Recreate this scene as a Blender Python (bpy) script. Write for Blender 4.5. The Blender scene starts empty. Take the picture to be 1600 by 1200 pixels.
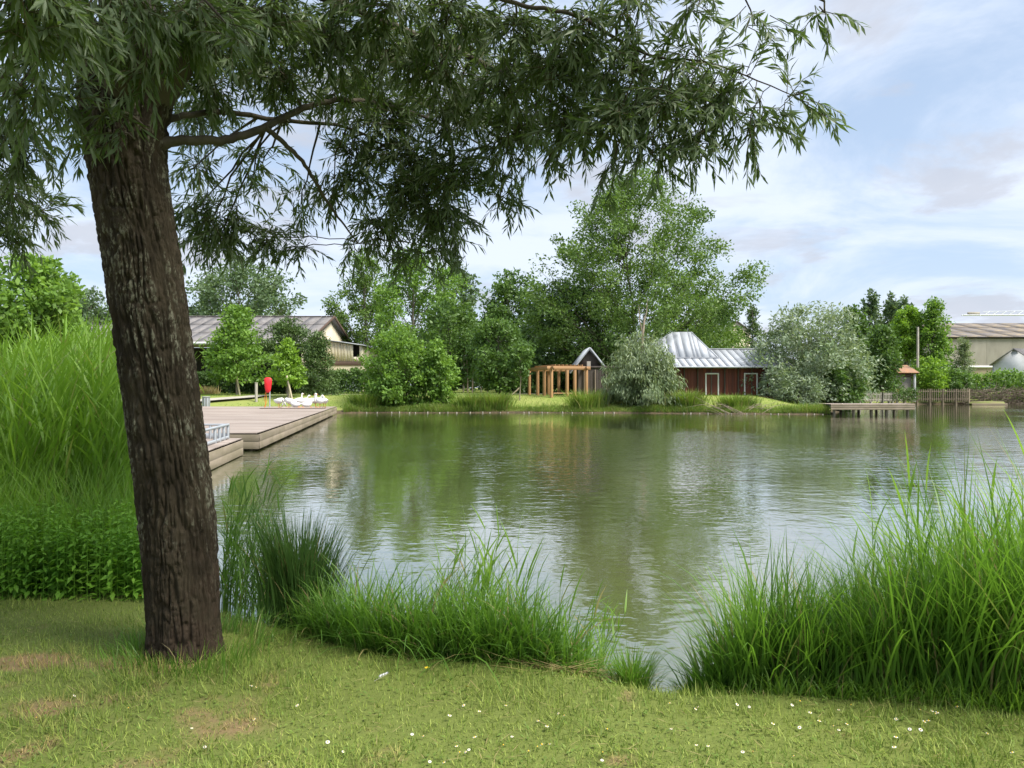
import bpy, math, random
import numpy as np
from mathutils import Matrix, Vector
R = math.radians
rng = np.random.default_rng(7)
random.seed(7)
scene = bpy.context.scene
COL = scene.collection

# ------------------------------------------------------------------ camera
EYE = 2.1          # eye height above the water (z = 0)
F = 1200.0         # focal length in photo pixels (1600 wide)
HY = 606.0         # photo row of the horizon
cd = bpy.data.cameras.new('camera'); cam = bpy.data.objects.new('camera', cd); COL.objects.link(cam)
cd.sensor_width = 36; cd.lens = 27.0; cd.shift_y = 6.0/1600
cam.location = (0, 0, EYE); cam.rotation_euler = (R(90), 0, 0)
cd.clip_start = 0.05; cd.clip_end = 6000
scene.camera = cam

# ------------------------------------------------------------------ sky and sun
SUN_EL, SUN_AZ = R(54), R(118)     # azimuth measured clockwise from +Y
w = bpy.data.worlds.new('World'); scene.world = w; w.use_nodes = True
wt = w.node_tree; wt.nodes.clear()
def wn(t, **k):
    n = wt.nodes.new(t)
    for a, b in k.items(): setattr(n, a, b)
    return n
wo = wn('ShaderNodeOutputWorld'); bg = wn('ShaderNodeBackground')
sky = wn('ShaderNodeTexSky', sky_type='NISHITA', sun_disc=False, sun_elevation=SUN_EL, sun_rotation=SUN_AZ,
         air_density=1.0, dust_density=1.2, ozone_density=1.6)
tc = wn('ShaderNodeTexCoord'); sep = wn('ShaderNodeSeparateXYZ')
wt.links.new(tc.outputs['Generated'], sep.inputs[0])
def wm(op, a, b=None, clamp=False):
    n = wn('ShaderNodeMath', operation=op, use_clamp=clamp)
    for i, v in enumerate((a, b)):
        if v is None: continue
        if isinstance(v, (int, float)): n.inputs[i].default_value = v
        else: wt.links.new(v, n.inputs[i])
    return n.outputs[0]
den = wm('ADD', wm('MAXIMUM', sep.outputs[2], 0.0), 0.16)
cx = wm('DIVIDE', sep.outputs[0], den); cy = wm('DIVIDE', sep.outputs[1], den)
comb = wn('ShaderNodeCombineXYZ'); wt.links.new(cx, comb.inputs[0]); wt.links.new(cy, comb.inputs[1])
def cloud(scale, detail, rough, lo, hi, off, dist=0.0):
    mp = wn('ShaderNodeMapping'); mp.inputs['Location'].default_value = off
    wt.links.new(comb.outputs[0], mp.inputs[0])
    n = wn('ShaderNodeTexNoise'); n.inputs['Scale'].default_value = scale; n.inputs['Detail'].default_value = detail
    n.inputs['Roughness'].default_value = rough; n.inputs['Distortion'].default_value = dist
    wt.links.new(mp.outputs[0], n.inputs['Vector'])
    mr = wn('ShaderNodeMapRange', interpolation_type='SMOOTHSTEP')
    mr.inputs[1].default_value = lo; mr.inputs[2].default_value = hi
    wt.links.new(n.outputs[0], mr.inputs[0])
    return mr.outputs[0]
def wmix(fac, a, b):
    n = wn('ShaderNodeMix', data_type='RGBA')
    wt.links.new(fac, n.inputs[0])
    for i, v in ((6, a), (7, b)):
        if isinstance(v, tuple): n.inputs[i].default_value = v
        else: wt.links.new(v, n.inputs[i])
    return n.outputs[2]
veil = cloud(1.0, 9, 0.60, 0.36, 0.60, (3.1, 1.7, 0), 0.5)
grey = cloud(1.25, 9, 0.58, 0.535, 0.64, (-0.55, 0.9, 4.0), 0.35)
base = wn('ShaderNodeMix', data_type='RGBA', blend_type='ADD'); base.inputs[0].default_value = 1.0
dim = wn('ShaderNodeMix', data_type='RGBA', blend_type='MULTIPLY'); dim.inputs[0].default_value = 1.0
wt.links.new(sky.outputs[0], dim.inputs[6]); dim.inputs[7].default_value = (.50, .46, .47, 1)
wt.links.new(dim.outputs[2], base.inputs[6]); base.inputs[7].default_value = (2.1, 2.65, 3.3, 1)
c1 = wmix(wm('MULTIPLY', veil, 0.86), base.outputs[2], (5.35, 5.85, 6.75, 1))
c2 = wmix(wm('MULTIPLY', grey, 0.75), c1, (3.75, 3.95, 4.5, 1))
wt.links.new(c2, bg.inputs[0]); bg.inputs[1].default_value = 0.093
wt.links.new(bg.outputs[0], wo.inputs[0])
sl = bpy.data.lights.new('sun', 'SUN'); so = bpy.data.objects.new('sun', sl); COL.objects.link(so)
sl.energy = 4.0; sl.angle = R(24); sl.color = (1.0, 0.955, 0.88)
sd_ = Vector((math.sin(SUN_AZ)*math.cos(SUN_EL), math.cos(SUN_AZ)*math.cos(SUN_EL), math.sin(SUN_EL)))
so.rotation_euler = (-sd_).to_track_quat('-Z', 'Y').to_euler(); so.location = sd_*60
vs = scene.view_settings; vs.view_transform = 'Standard'; vs.look = 'None'; vs.exposure = 0.90; vs.gamma = 1; vs.use_curve_mapping = False
scene.render.engine = 'CYCLES'
scene.cycles.max_bounces = 6; scene.cycles.diffuse_bounces = 3; scene.cycles.glossy_bounces = 3
scene.cycles.transmission_bounces = 4; scene.cycles.transparent_max_bounces = 6
scene.cycles.caustics_reflective = False; scene.cycles.caustics_refractive = False

# ------------------------------------------------------------------ helpers
def at(px, py, Y): return np.array([(px-800)/F*Y, Y, EYE+(HY-py)/F*Y])
def sst(a, b, x): t = np.clip((x-a)/(b-a), 0, 1); return t*t*(3-2*t)
def unit(v): return v/np.maximum(np.linalg.norm(v, axis=-1, keepdims=True), 1e-9)
_tab = np.random.default_rng(3).random(4096)
def vnoise(P, seed=0):
    P = np.asarray(P, float); I = np.floor(P).astype(np.int64); f = P-I; f = f*f*(3-2*f)
    def h(dx, dy, dz):
        return _tab[((I[..., 0]+dx)*73856093 ^ (I[..., 1]+dy)*19349663 ^ (I[..., 2]+dz)*83492791 ^ seed*2654435) & 4095]
    out = 0
    for dx in (0, 1):
        for dy in (0, 1):
            for dz in (0, 1):
                wgt = (f[..., 0] if dx else 1-f[..., 0])*(f[..., 1] if dy else 1-f[..., 1])*(f[..., 2] if dz else 1-f[..., 2])
                out = out+wgt*h(dx, dy, dz)
    return out
def fbm(P, oct=4, seed=0):
    P = np.asarray(P, float); s = 0; a = .5; n = 0
    for i in range(oct): s = s+a*vnoise(P*2**i, seed+i); n += a; a *= .5
    return s/n

def mesh_np(name, V, Fs, smooth=False):
    V = np.ascontiguousarray(np.asarray(V, np.float32).reshape(-1, 3))
    if not isinstance(Fs, (list, tuple)): Fs = [Fs]
    Fs = [np.asarray(f, np.int32) for f in Fs if len(f)]
    me = bpy.data.meshes.new(name); me.vertices.add(len(V)); me.vertices.foreach_set('co', V.ravel())
    L = np.concatenate([f.ravel() for f in Fs]); T = np.concatenate([np.full(len(f), f.shape[1], np.int32) for f in Fs])
    me.loops.add(len(L)); me.loops.foreach_set('vertex_index', L)
    me.polygons.add(len(T)); st = np.concatenate([[0], np.cumsum(T)[:-1]]).astype(np.int32)
    me.polygons.foreach_set('loop_start', st); me.polygons.foreach_set('loop_total', T)
    if smooth: me.polygons.foreach_set('use_smooth', np.ones(len(T), bool))
    me.update(calc_edges=True); return me
def link(name, me, mat=None, parent=None):
    if mat is not None and me is not None and not me.materials: me.materials.append(mat)
    o = bpy.data.objects.new(name, me); COL.objects.link(o)
    if parent is not None: o.parent = parent
    return o
def tag(o, label, cat=None, group=None, kind=None):
    o['label'] = label
    if cat: o['category'] = cat
    if group: o['group'] = group
    if kind: o['kind'] = kind
    return o
def thing(name, label, cat, loc=(0, 0, 0), rz=0, group=None):
    o = bpy.data.objects.new(name, None); COL.objects.link(o); o.location = Vector(loc); o.rotation_euler = (0, 0, rz)
    o.empty_display_size = .2
    return tag(o, label, cat, group)
CUBE_V = np.array([[x, y, z] for x in (-.5, .5) for y in (-.5, .5) for z in (-.5, .5)])
CUBE_F = np.array([[0, 1, 3, 2], [4, 6, 7, 5], [0, 4, 5, 1], [2, 3, 7, 6], [0, 2, 6, 4], [1, 5, 7, 3]])
_cubes = {}
def box(name, mat, parent, c, s, rz=0, rx=0, ry=0):
    """shared unit cube, scaled (c is local to the parent)"""
    if mat.name not in _cubes:
        me = mesh_np('block', CUBE_V, CUBE_F); me.materials.append(mat); _cubes[mat.name] = me
    o = bpy.data.objects.new(name, _cubes[mat.name]); COL.objects.link(o)
    if parent is not None: o.parent = parent
    o.location = Vector(c); o.scale = Vector(s); o.rotation_euler = (rx, ry, rz)
    return o
def slab(name, pts, thick, mat, parent, origin=(0, 0, 0)):
    """flat polygon given a thickness along -normal"""
    p = np.array(pts, float)-np.array(origin, float); n = np.cross(p[1]-p[0], p[2]-p[0]); n = n/np.linalg.norm(n)
    k = len(p); V = np.vstack([p, p-n*thick])
    Fs = [np.array([list(range(k))]), np.array([list(range(2*k-1, k-1, -1))]), np.array([[i, i+k, (i+1) % k+k, (i+1) % k] for i in range(k)])]
    return link(name, mesh_np(name, V, Fs), mat, parent)
def beam(name, a, b, wd, mat, parent, origin=(0, 0, 0), ht=None):
    a = Vector(a)-Vector(origin); b = Vector(b)-Vector(origin); d = b-a
    o = box(name, mat, parent, (a+b)/2, (wd, ht or wd, d.length))
    o.rotation_euler = d.to_track_quat('Z', 'Y').to_euler(); return o
def tube(pts, rad, n=8, cap=True):
    """one tube along a polyline"""
    P = np.array(pts, float); K = len(P); rad = np.broadcast_to(np.asarray(rad, float), (K,))
    T = unit(np.gradient(P, axis=0)); up = np.array([.13, .27, .95]); S = unit(np.cross(T, up)); B = np.cross(T, S)
    a = np.linspace(0, 2*np.pi, n, endpoint=False)
    V = P[:, None]+rad[:, None, None]*(np.cos(a)[None, :, None]*S[:, None]+np.sin(a)[None, :, None]*B[:, None])
    i = np.arange(K-1)[:, None]*n; j = np.arange(n)[None]; j2 = (j+1) % n
    Q = np.stack([i+j, i+j2, i+n+j2, i+n+j], -1).reshape(-1, 4)
    return V.reshape(-1, 3), Q
def merge(parts):
    Vs, Fs, o = [], {}, 0
    for V, Fq in parts:
        V = np.asarray(V).reshape(-1, 3); Vs.append(V)
        for f in (Fq if isinstance(Fq, list) else [Fq]):
            f = np.asarray(f)
            if len(f): Fs.setdefault(f.shape[1], []).append(f+o)
        o += len(V)
    return np.vstack(Vs), [np.vstack(v) for v in Fs.values()]
def tubes_many(P, R0, R1, n=3):
    """P (N,K,3) polylines -> thin tubes"""
    N, K, _ = P.shape; T = unit(np.gradient(P, axis=1)); up = np.array([.31, .17, .93])
    S = unit(np.cross(T, up)); B = np.cross(T, S); a = np.linspace(0, 2*np.pi, n, endpoint=False)
    t = np.linspace(0, 1, K)[None]; r = (np.asarray(R0).reshape(-1, 1)*(1-t)+np.asarray(R1).reshape(-1, 1)*t)
    V = P[:, :, None]+r[:, :, None, None]*(np.cos(a)[None, None, :, None]*S[:, :, None]+np.sin(a)[None, None, :, None]*B[:, :, None])
    i = (np.arange(N)*K*n)[:, None, None]+(np.arange(K-1)*n)[None, :, None]; j = np.arange(n)[None, None]; j2 = (j+1) % n
    Q = np.stack([i+j, i+j2, i+n+j2, i+n+j], -1).reshape(-1, 4)
    return V.reshape(-1, 3), Q
def blades(base, L, W, az, lean, droop, K=4, twist=1.0):
    """grass blades / reed leaves: arching tapered ribbons"""
    base = np.asarray(base, float); N = len(base)
    L, W, az, lean, droop = [np.broadcast_to(np.asarray(v, float), (N,)) for v in (L, W, az, lean, droop)]
    t = np.linspace(0, 1, K+1); ang = lean[:, None]+droop[:, None]*t[None]**1.3
    d = np.stack([np.cos(az), np.sin(az)], 1); seg = (L/K)[:, None]
    dx = np.sin(ang)*seg; dz = np.cos(ang)*seg
    ho = np.concatenate([np.zeros((N, 1)), np.cumsum(dx[:, :-1], 1)], 1); ve = np.concatenate([np.zeros((N, 1)), np.cumsum(dz[:, :-1], 1)], 1)
    P = np.empty((N, K+1, 3)); P[..., 0] = base[:, :1]+ho*d[:, :1]; P[..., 1] = base[:, 1:2]+ho*d[:, 1:2]; P[..., 2] = base[:, 2:]+ve
    tw = az+np.pi/2+rng.uniform(-twist, twist, N); S = np.stack([np.cos(tw), np.sin(tw), np.zeros(N)], 1)
    wd = W[:, None]*np.minimum(1, (.45 if K > 1 else 1)+t*2.2)*(1-t**2.2*.97)*.5
    V = np.stack([P-S[:, None]*wd[..., None], P+S[:, None]*wd[..., None]], 2).reshape(-1, 3)
    i = (np.arange(N)*(K+1)*2)[:, None]+(np.arange(K)*2)[None]
    return V, np.stack([i, i+1, i+3, i+2], -1).reshape(-1, 4)
def leaves_rhomb(P, D, Nn, L, wr=.5):
    """one folded rhombus per leaf: P base, D direction, Nn rough normal"""
    S = unit(np.cross(D, Nn)); L = np.asarray(L).reshape(-1, 1); U = np.cross(S, D)
    V = np.stack([P, P+D*L*.5+S*L*wr*.5+U*L*.07, P+D*L, P+D*L*.5-S*L*wr*.5+U*L*.07], 1)
    i = np.arange(len(P))[:, None]*4
    return V.reshape(-1, 3), (i+np.arange(4)[None]).astype(np.int32)
def leaves_lens(P, D, Nn, L, Wd, curl=.10):
    """long pointed leaf, folded along its rib, four triangles"""
    S = unit(np.cross(D, Nn)); U = np.cross(S, D); L = np.asarray(L).reshape(-1, 1); Wd = np.asarray(Wd).reshape(-1, 1)
    m_ = P+D*L*.46-U*L*curl*.5; e = P+D*L-U*L*curl*1.7; up = U*Wd*.16
    V = np.stack([P, m_+S*Wd*.5+up, m_, m_-S*Wd*.5+up, e], 1); i = np.arange(len(P))[:, None]*5
    return V.reshape(-1, 3), np.concatenate([i+np.array([[0, 2, 1]]), i+np.array([[0, 3, 2]]), i+np.array([[1, 2, 4]]), i+np.array([[2, 3, 4]])])

# ------------------------------------------------------------------ materials
def newmat(name):
    m = bpy.data.materials.new(name); m.use_nodes = True; nt = m.node_tree
    return m, nt, nt.nodes['Principled BSDF'], nt.nodes['Material Output']
def nd(nt, t, ins=None, **k):
    n = nt.nodes.new(t)
    for a, b in k.items(): setattr(n, a, b)
    for a, b in (ins or {}).items():
        if hasattr(b, 'is_output') or isinstance(b, bpy.types.NodeSocket): nt.links.new(b, n.inputs[a])
        else: n.inputs[a].default_value = b
    return n
def c4(c): return (c[0], c[1], c[2], 1)
def mixc(nt, fac, a, b, blend='MIX'):
    n = nt.nodes.new('ShaderNodeMix'); n.data_type = 'RGBA'; n.blend_type = blend
    for i, v in ((0, fac), (6, a), (7, b)):
        if isinstance(v, bpy.types.NodeSocket): nt.links.new(v, n.inputs[i])
        elif i == 0: n.inputs[0].default_value = v
        else: n.inputs[i].default_value = c4(v)
    return n.outputs[2]
def ramp(nt, src, lo, hi, a=0., b=1.):
    n = nd(nt, 'ShaderNodeMapRange', {0: src, 1: lo, 2: hi, 3: a, 4: b}); n.interpolation_type = 'SMOOTHSTEP'; return n.outputs[0]
def noise(nt, scale, detail=4, rough=.55, coord='Object', stretch=None, dist=0.):
    t = nd(nt, 'ShaderNodeTexCoord'); v = t.outputs[coord]
    if coord == 'World': v = nd(nt, 'ShaderNodeNewGeometry').outputs['Position']
    if stretch: v = nd(nt, 'ShaderNodeMapping', {0: v, 'Scale': stretch}).outputs[0]
    return nd(nt, 'ShaderNodeTexNoise', {'Vector': v, 'Scale': scale, 'Detail': detail, 'Roughness': rough, 'Distortion': dist}).outputs[0]
def wpos(nt): return nd(nt, 'ShaderNodeNewGeometry').outputs['Position']
def wnoise(nt, scale, detail=4, rough=.55, stretch=None):
    v = wpos(nt)
    if stretch: v = nd(nt, 'ShaderNodeMapping', {0: v, 'Scale': stretch}).outputs[0]
    return nd(nt, 'ShaderNodeTexNoise', {'Vector': v, 'Scale': scale, 'Detail': detail, 'Roughness': rough}).outputs[0]
def leafmat(name, ca, cb, cc=None, trans=.35, rough=.5, nscale=.6, spec=.35, back=None, trc=None, dead=None):
    m, nt, bs, out = newmat(name)
    g = nd(nt, 'ShaderNodeNewGeometry')
    col = mixc(nt, g.outputs['Random Per Island'], ca, cb)
    if cc is not None: col = mixc(nt, ramp(nt, wnoise(nt, nscale, 3), .42, .66), col, cc)
    if dead is not None: col = mixc(nt, ramp(nt, g.outputs['Random Per Island'], dead, dead+.02), col, (.34, .27, .12))
    if back is not None: col = mixc(nt, g.outputs['Backfacing'], col, back)
    nt.links.new(col, bs.inputs['Base Color']); bs.inputs['Roughness'].default_value = rough
    bs.inputs['Specular IOR Level'].default_value = spec
    tcol = mixc(nt, .55, col, trc or (ca[0]*2.2, ca[1]*2.0, ca[2]*.8))
    tr = nd(nt, 'ShaderNodeBsdfTranslucent', {0: tcol})
    mx = nd(nt, 'ShaderNodeMixShader', {0: trans}); nt.links.new(bs.outputs[0], mx.inputs[1]); nt.links.new(tr.outputs[0], mx.inputs[2])
    nt.links.new(mx.outputs[0], out.inputs[0]); return m
def plain(name, ca, cb=None, scale=3., rough=.7, stretch=None, bump=0., bscale=None, metal=0., rand=.0, world=False, detail=5, lo=.35, hi=.65, spec=.4):
    m, nt, bs, out = newmat(name)
    n = wnoise(nt, scale, detail, .6, stretch) if world else noise(nt, scale, detail, .6, 'Object', stretch)
    col = mixc(nt, ramp(nt, n, lo, hi), ca, cb or tuple(c*.75 for c in ca))
    if rand:
        oi = nd(nt, 'ShaderNodeObjectInfo')
        hv = nd(nt, 'ShaderNodeHueSaturation', {'Color': col, 'Value': ramp(nt, oi.outputs['Random'], 0, 1, 1-rand, 1+rand)}); col = hv.outputs[0]
    nt.links.new(col, bs.inputs['Base Color']); bs.inputs['Roughness'].default_value = rough; bs.inputs['Metallic'].default_value = metal
    bs.inputs['Specular IOR Level'].default_value = spec
    if bump:
        b = nd(nt, 'ShaderNodeBump', {'Strength': 1.0, 'Distance': bump})
        n2 = wnoise(nt, bscale or scale*4, 4, .6, stretch) if world else noise(nt, bscale or scale*4, 4, .6, 'Object', stretch)
        nt.links.new(n2, b.inputs['Height']); nt.links.new(b.outputs[0], bs.inputs['Normal'])
    return m
MT = {}
MT['leaf_poplar'] = leafmat('leaf_poplar', (.105, .190, .036), (.165, .255, .056), (.080, .150, .032), .32, .5, .35)
MT['leaf_bright'] = leafmat('leaf_bright', (.135, .255, .040), (.200, .330, .058), (.110, .210, .040), .36, .5, .5)
MT['leaf_lime'] = leafmat('leaf_lime', (.165, .300, .035), (.230, .370, .050), None, .36)
MT['leaf_mid'] = leafmat('leaf_mid', (.085, .165, .036), (.130, .220, .050), (.065, .130, .030), .32, .5, .4)
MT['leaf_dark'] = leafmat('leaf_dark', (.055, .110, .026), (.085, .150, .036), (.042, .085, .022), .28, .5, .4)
MT['leaf_pine'] = leafmat('leaf_pine', (.080, .140, .042), (.125, .190, .056), (.062, .112, .034), .2, .55, .7)
MT['leaf_grey'] = leafmat('leaf_grey', (.190, .255, .135), (.290, .350, .210), (.150, .215, .095), .3, .5, .6)
MT['leaf_silver'] = leafmat('leaf_silver', (.200, .275, .160), (.380, .440, .320), (.145, .220, .095), .26, .5, .45)
MT['leaf_far'] = leafmat('leaf_far', (.105, .170, .080), (.155, .220, .105), (.090, .150, .070), .28, .55, .2)
MT['willow'] = leafmat('willow', (.064, .115, .026), (.135, .195, .056), (.056, .100, .026), .36, .46, 1.1, .32, back=(.165, .215, .115), trc=(.19, .30, .05))
MT['reed'] = leafmat('reed', (.175, .325, .040), (.265, .430, .064), (.140, .265, .038), .44, .45, .5, .4, dead=0.955)
MT['sedge'] = leafmat('sedge', (.110, .240, .032), (.205, .350, .056), (.085, .185, .028), .42, .42, 1.5, .4, dead=0.94)
MT['sedge_dark'] = leafmat('sedge_dark', (.060, .130, .032), (.105, .195, .046), None, .32, .42, dead=0.93)
MT['nettle'] = leafmat('nettle', (.155, .330, .034), (.240, .430, .054), (.120, .270, .030), .42, .5, 2.)
MT['weed'] = leafmat('weed', (.150, .240, .042), (.215, .300, .062), (.120, .195, .036), .3, .55, 2.)
MT['straw'] = leafmat('straw', (.30, .235, .10), (.42, .34, .16), None, .2, .7)
MT['shore_grass'] = leafmat('shore_grass', (.150, .240, .040), (.255, .345, .065), (.110, .195, .034), .34, .5, .5, dead=0.88)

def lawn_color(nt, island=None):
    p = wpos(nt)
    col_g = mixc(nt, ramp(nt, wnoise(nt, 1.7, 4), .35, .65), (.175, .265, .040), (.265, .340, .062))
    if island is not None: col_g = mixc(nt, ramp(nt, island, .0, .45), (.115, .185, .030), mixc(nt, ramp(nt, island, .55, 1.0), col_g, (.370, .435, .095)))
    sx = nd(nt, 'ShaderNodeSeparateXYZ', {0: p})
    left = ramp(nt, sx.outputs[0], 0.4, -2.2); near = ramp(nt, sx.outputs[1], 5.2, 3.4)
    mk = nd(nt, 'ShaderNodeMath', {0: left, 1: near}, operation='MULTIPLY').outputs[0]
    dry_n = wnoise(nt, 2.6, 5, .62)
    thr = nd(nt, 'ShaderNodeMath', {0: dry_n, 1: nd(nt, 'ShaderNodeMath', {0: mk, 1: .15}, operation='MULTIPLY').outputs[0]}, operation='ADD').outputs[0]
    dy = nd(nt, 'ShaderNodeMath', {0: nd(nt, 'ShaderNodeMath', {0: sx.outputs[1], 1: 4.42}, operation='SUBTRACT').outputs[0]}, operation='ABSOLUTE').outputs[0]
    strip = nd(nt, 'ShaderNodeMath', {0: ramp(nt, dy, .26, .02), 1: ramp(nt, sx.outputs[0], -1.6, -2.1)}, operation='MULTIPLY').outputs[0]
    thr = nd(nt, 'ShaderNodeMath', {0: thr, 1: nd(nt, 'ShaderNodeMath', {0: strip, 1: .20}, operation='MULTIPLY').outputs[0]}, operation='ADD').outputs[0]
    return col_g, ramp(nt, thr, .60, .82)
m, nt, bs, out = newmat('lawn_blade')
g = nd(nt, 'ShaderNodeNewGeometry'); cg, dry = lawn_color(nt, g.outputs['Random Per Island'])
fac = nd(nt, 'ShaderNodeMath', {0: dry, 1: ramp(nt, g.outputs['Random Per Island'], .2, .5)}, operation='MULTIPLY').outputs[0]
col = mixc(nt, fac, cg, (.44, .33, .13))
nt.links.new(col, bs.inputs['Base Color']); bs.inputs['Roughness'].default_value = .55; bs.inputs['Specular IOR Level'].default_value = .3
tr = nd(nt, 'ShaderNodeBsdfTranslucent', {0: col}); mx = nd(nt, 'ShaderNodeMixShader', {0: .28})
nt.links.new(bs.outputs[0], mx.inputs[1]); nt.links.new(tr.outputs[0], mx.inputs[2]); nt.links.new(mx.outputs[0], out.inputs[0]); MT['lawn_blade'] = m
m, nt, bs, out = newmat('ground')
cg, dry = lawn_color(nt)
near = mixc(nt, dry, (.130, .160, .038), (.215, .150, .078))
sx = nd(nt, 'ShaderNodeSeparateXYZ', {0: wpos(nt)})
farc = mixc(nt, ramp(nt, wnoise(nt, .35, 5), .35, .65), (.185, .240, .052), (.240, .270, .076))
col = mixc(nt, ramp(nt, sx.outputs[1], 12, 30), near, farc)
soil = mixc(nt, ramp(nt, wnoise(nt, 4., 3), .4, .6), (.10, .075, .045), (.06, .05, .03))
col = mixc(nt, ramp(nt, sx.outputs[2], .34, .12), col, soil)
nt.links.new(col, bs.inputs['Base Color']); bs.inputs['Roughness'].default_value = .9; bs.inputs['Specular IOR Level'].default_value = .15
b = nd(nt, 'ShaderNodeBump', {'Strength': .8, 'Distance': .03}); nt.links.new(wnoise(nt, 9., 5, .65), b.inputs['Height']); nt.links.new(b.outputs[0], bs.inputs['Normal'])
MT['ground'] = m
# water: murky green pond with wind ripples
m, nt, bs, out = newmat('water')
sw = nd(nt, 'ShaderNodeSeparateXYZ', {0: wpos(nt)})
gust = nd(nt, 'ShaderNodeMath', {0: ramp(nt, sw.outputs[1], 17, 27), 1: ramp(nt, sw.outputs[1], 44, 34)}, operation='MULTIPLY').outputs[0]
gn = nd(nt, 'ShaderNodeMath', {0: wnoise(nt, .075, 3, .5, (1, .6, 1)), 1: nd(nt, 'ShaderNodeMath', {0: gust, 1: .16}, operation='MULTIPLY').outputs[0]}, operation='ADD').outputs[0]
calm = ramp(nt, gn, .44, .66, .45, 1.9)
r1 = wnoise(nt, 2.3, 3, .6, (.75, 1, 1)); r2 = wnoise(nt, 6.5, 2, .5, (.8, 1, 1)); r3 = wnoise(nt, .55, 2, .5)
s = nd(nt, 'ShaderNodeMath', {0: r1, 1: nd(nt, 'ShaderNodeMath', {0: r2, 1: .30}, operation='MULTIPLY').outputs[0]}, operation='ADD').outputs[0]
s = nd(nt, 'ShaderNodeMath', {0: s, 1: nd(nt, 'ShaderNodeMath', {0: r3, 1: .8}, operation='MULTIPLY').outputs[0]}, operation='ADD').outputs[0]
s = nd(nt, 'ShaderNodeMath', {0: s, 1: calm}, operation='MULTIPLY').outputs[0]
b = nd(nt, 'ShaderNodeBump', {'Strength': 1.0, 'Distance': .015, 'Height': s})
col = mixc(nt, ramp(nt, wnoise(nt, .08, 3), .35, .65), (.080, .098, .032), (.102, .106, .044))
nt.links.new(col, bs.inputs['Base Color']); nt.links.new(b.outputs[0], bs.inputs['Normal'])
bs.inputs['Roughness'].default_value = .045; bs.inputs['IOR'].default_value = 1.62; bs.inputs['Specular IOR Level'].default_value = .5
bs.inputs['Coat Weight'].default_value = 1.0; bs.inputs['Coat IOR'].default_value = 1.6; bs.inputs['Coat Roughness'].default_value = .04; nt.links.new(b.outputs[0], bs.inputs['Coat Normal'])
MT['water'] = m
# bark
m, nt, bs, out = newmat('bark')
n1 = noise(nt, 7., 5, .6, 'Object', (1, 1, .35)); n2 = noise(nt, 55., 4, .65, 'Object', (1, 1, .45)); n3 = noise(nt, 3.2, 5, .65, 'Object', (1, 1, .8))
col = mixc(nt, ramp(nt, n1, .35, .65), (.025, .0185, .0095), (.052, .040, .023))
att = nd(nt, 'ShaderNodeAttribute', attribute_name='ridge')
lich = nd(nt, 'ShaderNodeMath', {0: ramp(nt, n3, .47, .58), 1: ramp(nt, n2, .47, .58)}, operation='MULTIPLY').outputs[0]
lich = nd(nt, 'ShaderNodeMath', {0: lich, 1: att.outputs['Fac']}, operation='MULTIPLY').outputs[0]
col = mixc(nt, lich, col, (.17, .165, .115))
sz = nd(nt, 'ShaderNodeSeparateXYZ', {0: wpos(nt)})
bare = nd(nt, 'ShaderNodeMath', {0: ramp(nt, sz.outputs[2], 1.5, .6), 1: ramp(nt, n3, .42, .56)}, operation='MULTIPLY').outputs[0]
col = mixc(nt, bare, col, (.054, .037, .023))
nt.links.new(col, bs.inputs['Base Color']); bs.inputs['Roughness'].default_value = .85; bs.inputs['Specular IOR Level'].default_value = .25
b = nd(nt, 'ShaderNodeBump', {'Strength': 1.0, 'Distance': .020, 'Height': noise(nt, 46., 7, .72, 'Object', (1, 1, .22), .6)}); nt.links.new(b.outputs[0], bs.inputs['Normal'])
MT['bark'] = m
MT['limb'] = plain('limb', (.052, .042, .030), (.085, .073, .050), 9., .85, (1, 1, .5), .006, 30.)
MT['twig'] = plain('twig', (.11, .10, .045), (.07, .06, .035), 5., .7)
MT['bole'] = plain('bole', (.13, .11, .085), (.22, .20, .165), 1.4, .85, None, .02, 6.)
MT['dead_wood'] = plain('dead_wood', (.34, .28, .21), (.24, .19, .14), 2., .85)
MT['deck'] = plain('deck', (.235, .190, .160), (.35, .295, .255), .5, .75, (.5, 1.6, 1), .004, 9., 0, .16, True, detail=8, lo=.3, hi=.7)
MT['fascia'] = plain('fascia', (.30, .245, .185), (.22, .185, .125), 1.2, .8, (1, .5, 2), .003, 12., 0, .10, True)
MT['pile'] = plain('pile', (.13, .115, .085), (.20, .18, .14), 3., .9)
MT['galv'] = plain('galv', (.46, .49, .52), (.38, .41, .44), 6., .45, None, 0, None, .25, spec=.5)
MT['red'] = plain('red', (.72, .022, .030), (.60, .020, .028), 2., .4)
MT['orange'] = plain('orange', (.80, .30, .05), (.7, .25, .04), 2., .5)
MT['pergola'] = plain('pergola', (.50, .285, .130), (.38, .215, .10), 1.2, .7, (3, 3, .6), 0, None, 0, .12)
MT['shed_board'] = plain('shed_board', (.150, .038, .020), (.105, .028, .016), 1.0, .65, (4, 4, .5), 0, None, 0, .22, True)
MT['grey_board'] = plain('grey_board', (.105, .085, .072), (.07, .058, .05), 1.0, .8, (4, 4, .5), 0, None, 0, .2, True)
MT['white'] = plain('white', (.74, .74, .73), (.66, .66, .65), 3., .5)
MT['zinc'] = plain('zinc', (.40, .425, .46), (.33, .35, .385), .5, .62, (2, 2, .5), 0, None, .1, .06, True)
MT['fibre'] = plain('fibre', (.150, .140, .138), (.235, .220, .212), 1.1, .9, (2, 1, 1), .04, 4., 0, .035, True, detail=8, lo=.3, hi=.7)
MT['fibre_moss'] = plain('fibre_moss', (.150, .135, .130), (.300, .235, .140), .55, .9, (1, 1.2, 1.2), .03, 2., 0, .06, True, lo=.40, hi=.72, detail=8)
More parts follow.
